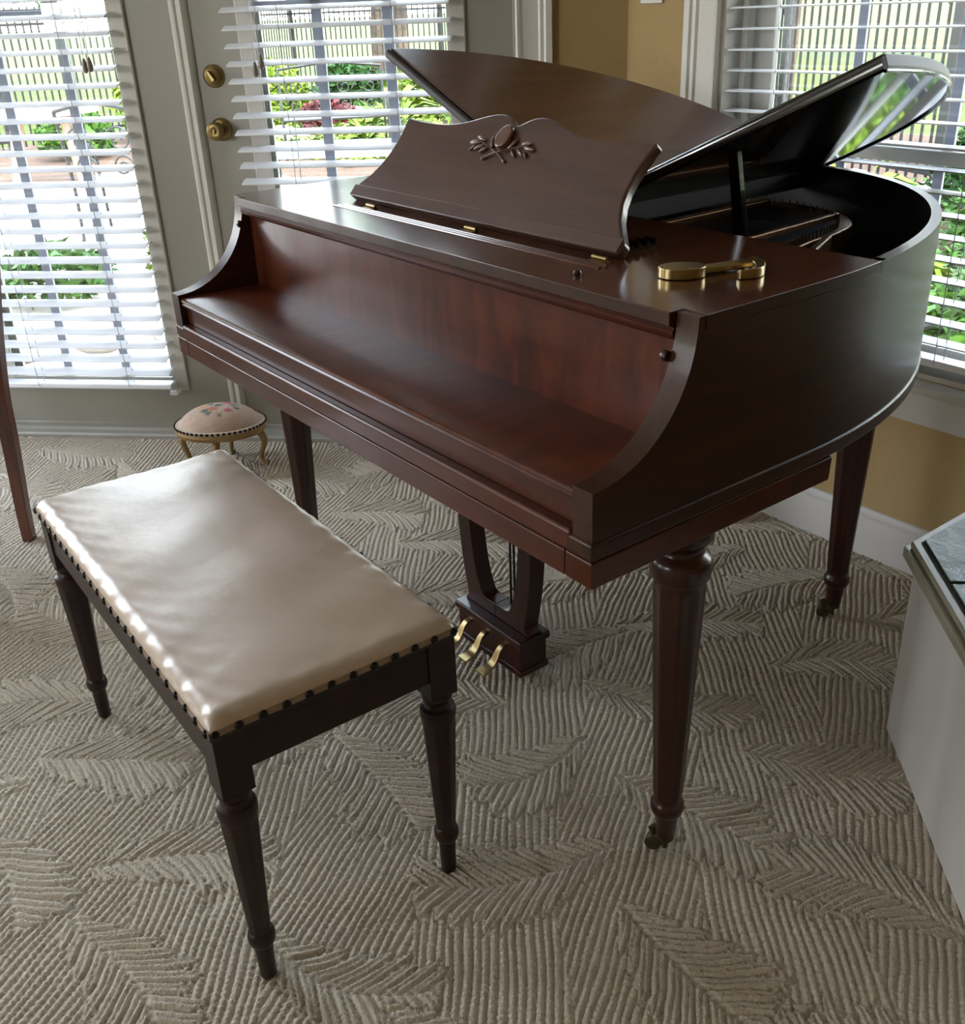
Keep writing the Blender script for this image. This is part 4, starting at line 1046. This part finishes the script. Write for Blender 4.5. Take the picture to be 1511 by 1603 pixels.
def rock(x, y, r, seed, label):
    rr = random.Random(seed); m = M(); m.ball((0, 0, 0), (r*1.2, r*.85, r*.6), 16, 10)
    p = [rr.uniform(0, 6.28) for _ in range(6)]; out = []
    for v in m.v:
        k = 1+.16*math.sin(v[0]/r*2.1+p[0])*math.cos(v[1]/r*2.6+p[1])+.10*math.sin(v[2]/r*4+p[2]+v[0]/r*3); out.append((v[0]*k+x, v[1]*k+y, max(v[2]*k, -r*.25)+GZ+r*.2))
    m.v = out; o = m.build('garden_rock', M_rocks, origin=(x, y, GZ), smooth=50); tag(o, label, 'rock', 'rocks edging the garden bed')
pl1 = 'pale rounded rock '; gr1 = 'grey rounded rock '
for k, (x, y, r, tx) in enumerate([
    (-3.05, .22, .16, pl1+'outside the left door, leftmost of the front row'), (-2.95, .62, .15, pl1+'outside the left door, second of the front row'),
    (-2.75, .98, .15, pl1+'outside the left door, third of the front row'), (-3.3, 1.25, .13, pl1+'just in front of the low lime plant'),
    (-3.6, -.15, .16, pl1+'at the far left beside the low lime plant'), (-3.42, .80, .11, 'small pale rock between the front row and the low green plant'),
    (-2.5, 1.32, .13, pl1+'outside the left door, rightmost of the front row'), (-6.0, 2.7, .2, pl1+'behind the wrought iron chair'),
    (-7.3, 2.6, .24, 'largest pale rock, beside the patio table'), (-6.7, 3.2, .18, pl1+'between the patio table and the blue lounger'),
    (-3.5, 7.25, .20, gr1+'near the fence between the lime shrub and the tree trunk'), (-2.9, 6.95, .16, gr1+'at the foot of the tree with hanging leaves'),
    (-1.95, 6.75, .20, gr1+'right of the tree trunk in the right window'), (-2.2, 6.35, .13, 'small grey rock behind the bright broad-leaved plant'),
    (-.75, 6.4, .17, gr1+'beyond the low green shrub in the right window'), (-9.9, 5.4, .2, gr1+'left of the small broad-leaved plant'),
    (-10.6, 5.6, .2, gr1+'in the mulch beside the maroon shrub'), (-7.6, 6.3, .15, 'small grey rock right of the wrought iron loveseat'), (-11.9, 7.4, .22, gr1+'in the mulch between the two lime shrubs')]):
    rock(x, y, r, 90+k, tx)
# pink flower clump low at the right
t = thing('flower_clump', (-1.0, 4.1, GZ), 'clump of pink flowers low in the right window', 'flowers')
m = M(); foliage(m, (-1.0, 4.1, GZ+.18), (.22, .2, .2), 300, .04, 31); m.build('leaves', G_, t, smooth=0, recalc=False)
rr = random.Random(8)
for q in range(16):
    x, y, z = -1.0+rr.uniform(-.2, .2), 4.1+rr.uniform(-.22, .22), GZ+.28+rr.uniform(-.05, .12); m = M(); m.ball((x, y, z), (.03, .03, .018), 8, 5); m.build('flower', M_flower, t)
# patio furniture
tb = thing('patio_table', (-8.6, 2.05, GZ), 'round patio table with pale top and brown legs outside the left door', 'table')
m = M(); m.lathe([(GZ+.70, .48), (GZ+.70, .54), (GZ+.735, .54), (GZ+.735, .5)], (-8.6, 2.05), 36); m.build('table_top', plain('pale_top', 'cfc8bd', .5), tb)
for a in (.4, 2.0, 3.6, 5.1): m = M(); m.prism([(-.035, -.03), (.035, -.03), (.035, .03), (-.035, .03)], lambda u, v, t: (-8.6+(.30+.14*(1-t))*math.cos(a)+u, 2.05+(.30+.14*(1-t))*math.sin(a)+v, GZ+.70*t), 0, 1); m.build('leg', M_teak, tb)
def scroll(c, r, u, w_, n=26, turns=1.5): return [Vector(c)+(u*math.cos(t*turns*2*PI)+w_*math.sin(t*turns*2*PI))*(r*(1-.8*t)) for t in [i/n for i in range(n+1)]]
def iron_chair(name, x, y, ang, wd, label, cat, sling=False):
    r = thing(name, (x, y, GZ), label, cat, rot=ang); T = WM[r.name]; X, Z = Vector((1, 0, 0)), Vector((0, 0, 1))
    for sx in (-1, 1):
        M(T).tube(spline([(sx*wd/2, .24, 0.), (sx*wd/2, .22, .42), (sx*wd/2, .30, .92)], 6), .014, 8).build('back_post', M_iron, r)
        M(T).tube(spline([(sx*wd/2, -.26, 0), (sx*wd/2, -.23, .42), (sx*wd/2, -.20, .62), (sx*wd/2, .0, .65), (sx*wd/2, .25, .62)], 6), .013, 8).build('arm', M_iron, r)
    M(T).tube([(-wd/2, .30, .92), (0, .31, .98), (wd/2, .30, .92)], .014, 8).build('top_rail', M_iron, r)
    nsc = max(2, int(wd/.26))
    for k in range(nsc):
        cx_ = -wd/2+wd*(k+.5)/nsc; m = M(T); m.tube(scroll((cx_, .26, .72), .10, X, Z), .008, 6); m.tube(scroll((cx_, .25, .54), .08, -X, Z), .008, 6); m.build('scrollwork', M_iron, r)
    m = M(T)
    if sling:
        for k in range(10): m.box((-wd/2, -.26+.05*k, .425), (wd/2, -.225+.05*k, .44))
    else: m.box((-wd/2, -.25, .415), (wd/2, .23, .435))
    m.build('seat', M_cushion if sling else M_iron, r, bevel=.004); return r
iron_chair('wrought_iron_chair', -5.6, 1.75, -2.3, .55, 'wrought iron chair with scrolled back outside the left door', 'chair')
iron_chair('wrought_iron_loveseat', -8.3, 5.1, 1.1, 1.15, 'wrought iron loveseat with scrolls seen through the door with the knob', 'bench')
# blue-grey slatted lounger close to the right door
lo = thing('patio_lounger', (-6.2, 4.0, GZ), 'blue-grey slatted lounger outside the door with the brass knob', 'lounger', rot=.85); T = WM[lo.name]
m = M(T)
for k in range(24): m.box((-.85+.071*k, -.36, .36), (-.79+.071*k, .36, .375))
m.build('slatted_bed', M_cushion, lo)
M(T).box((-.87, -.40, .33), (.87, -.36, .39)).box((-.87, .36, .33), (.87, .40, .39)).build('side_rail', M_cushion, lo)
for sx in (-.75, .75):
    for sy in (-.38, .38): M(T).box((sx-.025, sy-.02, 0), (sx+.025, sy+.02, .35)).build('leg', M_iron, lo)

# daylight portals in the doors, windows and added openings (guide the sky light, emit nothing themselves)
def portal(T, x0, x1, z0, z1, y):
    l = bpy.data.lights.new('daylight_portal', 'AREA'); l.shape = 'RECTANGLE'; l.size = x1-x0; l.size_y = z1-z0; l.cycles.is_portal = True
    o = bpy.data.objects.new('daylight_portal', l); COL.objects.link(o)
    o.matrix_world = T @ Matrix.Translation(Vector(((x0+x1)/2, y, (z0+z1)/2))) @ Matrix.Rotation(-PI/2, 4, 'X')
portal(TD, -1.115, -.465, .2, 1.98, .08); portal(TD, -.082, .555, .2, 1.98, .08)
portal(TW, WX0, WX1, WZ0, WZ1, .15); portal(TL, -1.14, -.18, .36, 2.29, .10); portal(TL, -4.09, -3.21, .51, 2.24, .10)
portal(TF, 2.06, 3.14, 1.16, 2.24, .10)
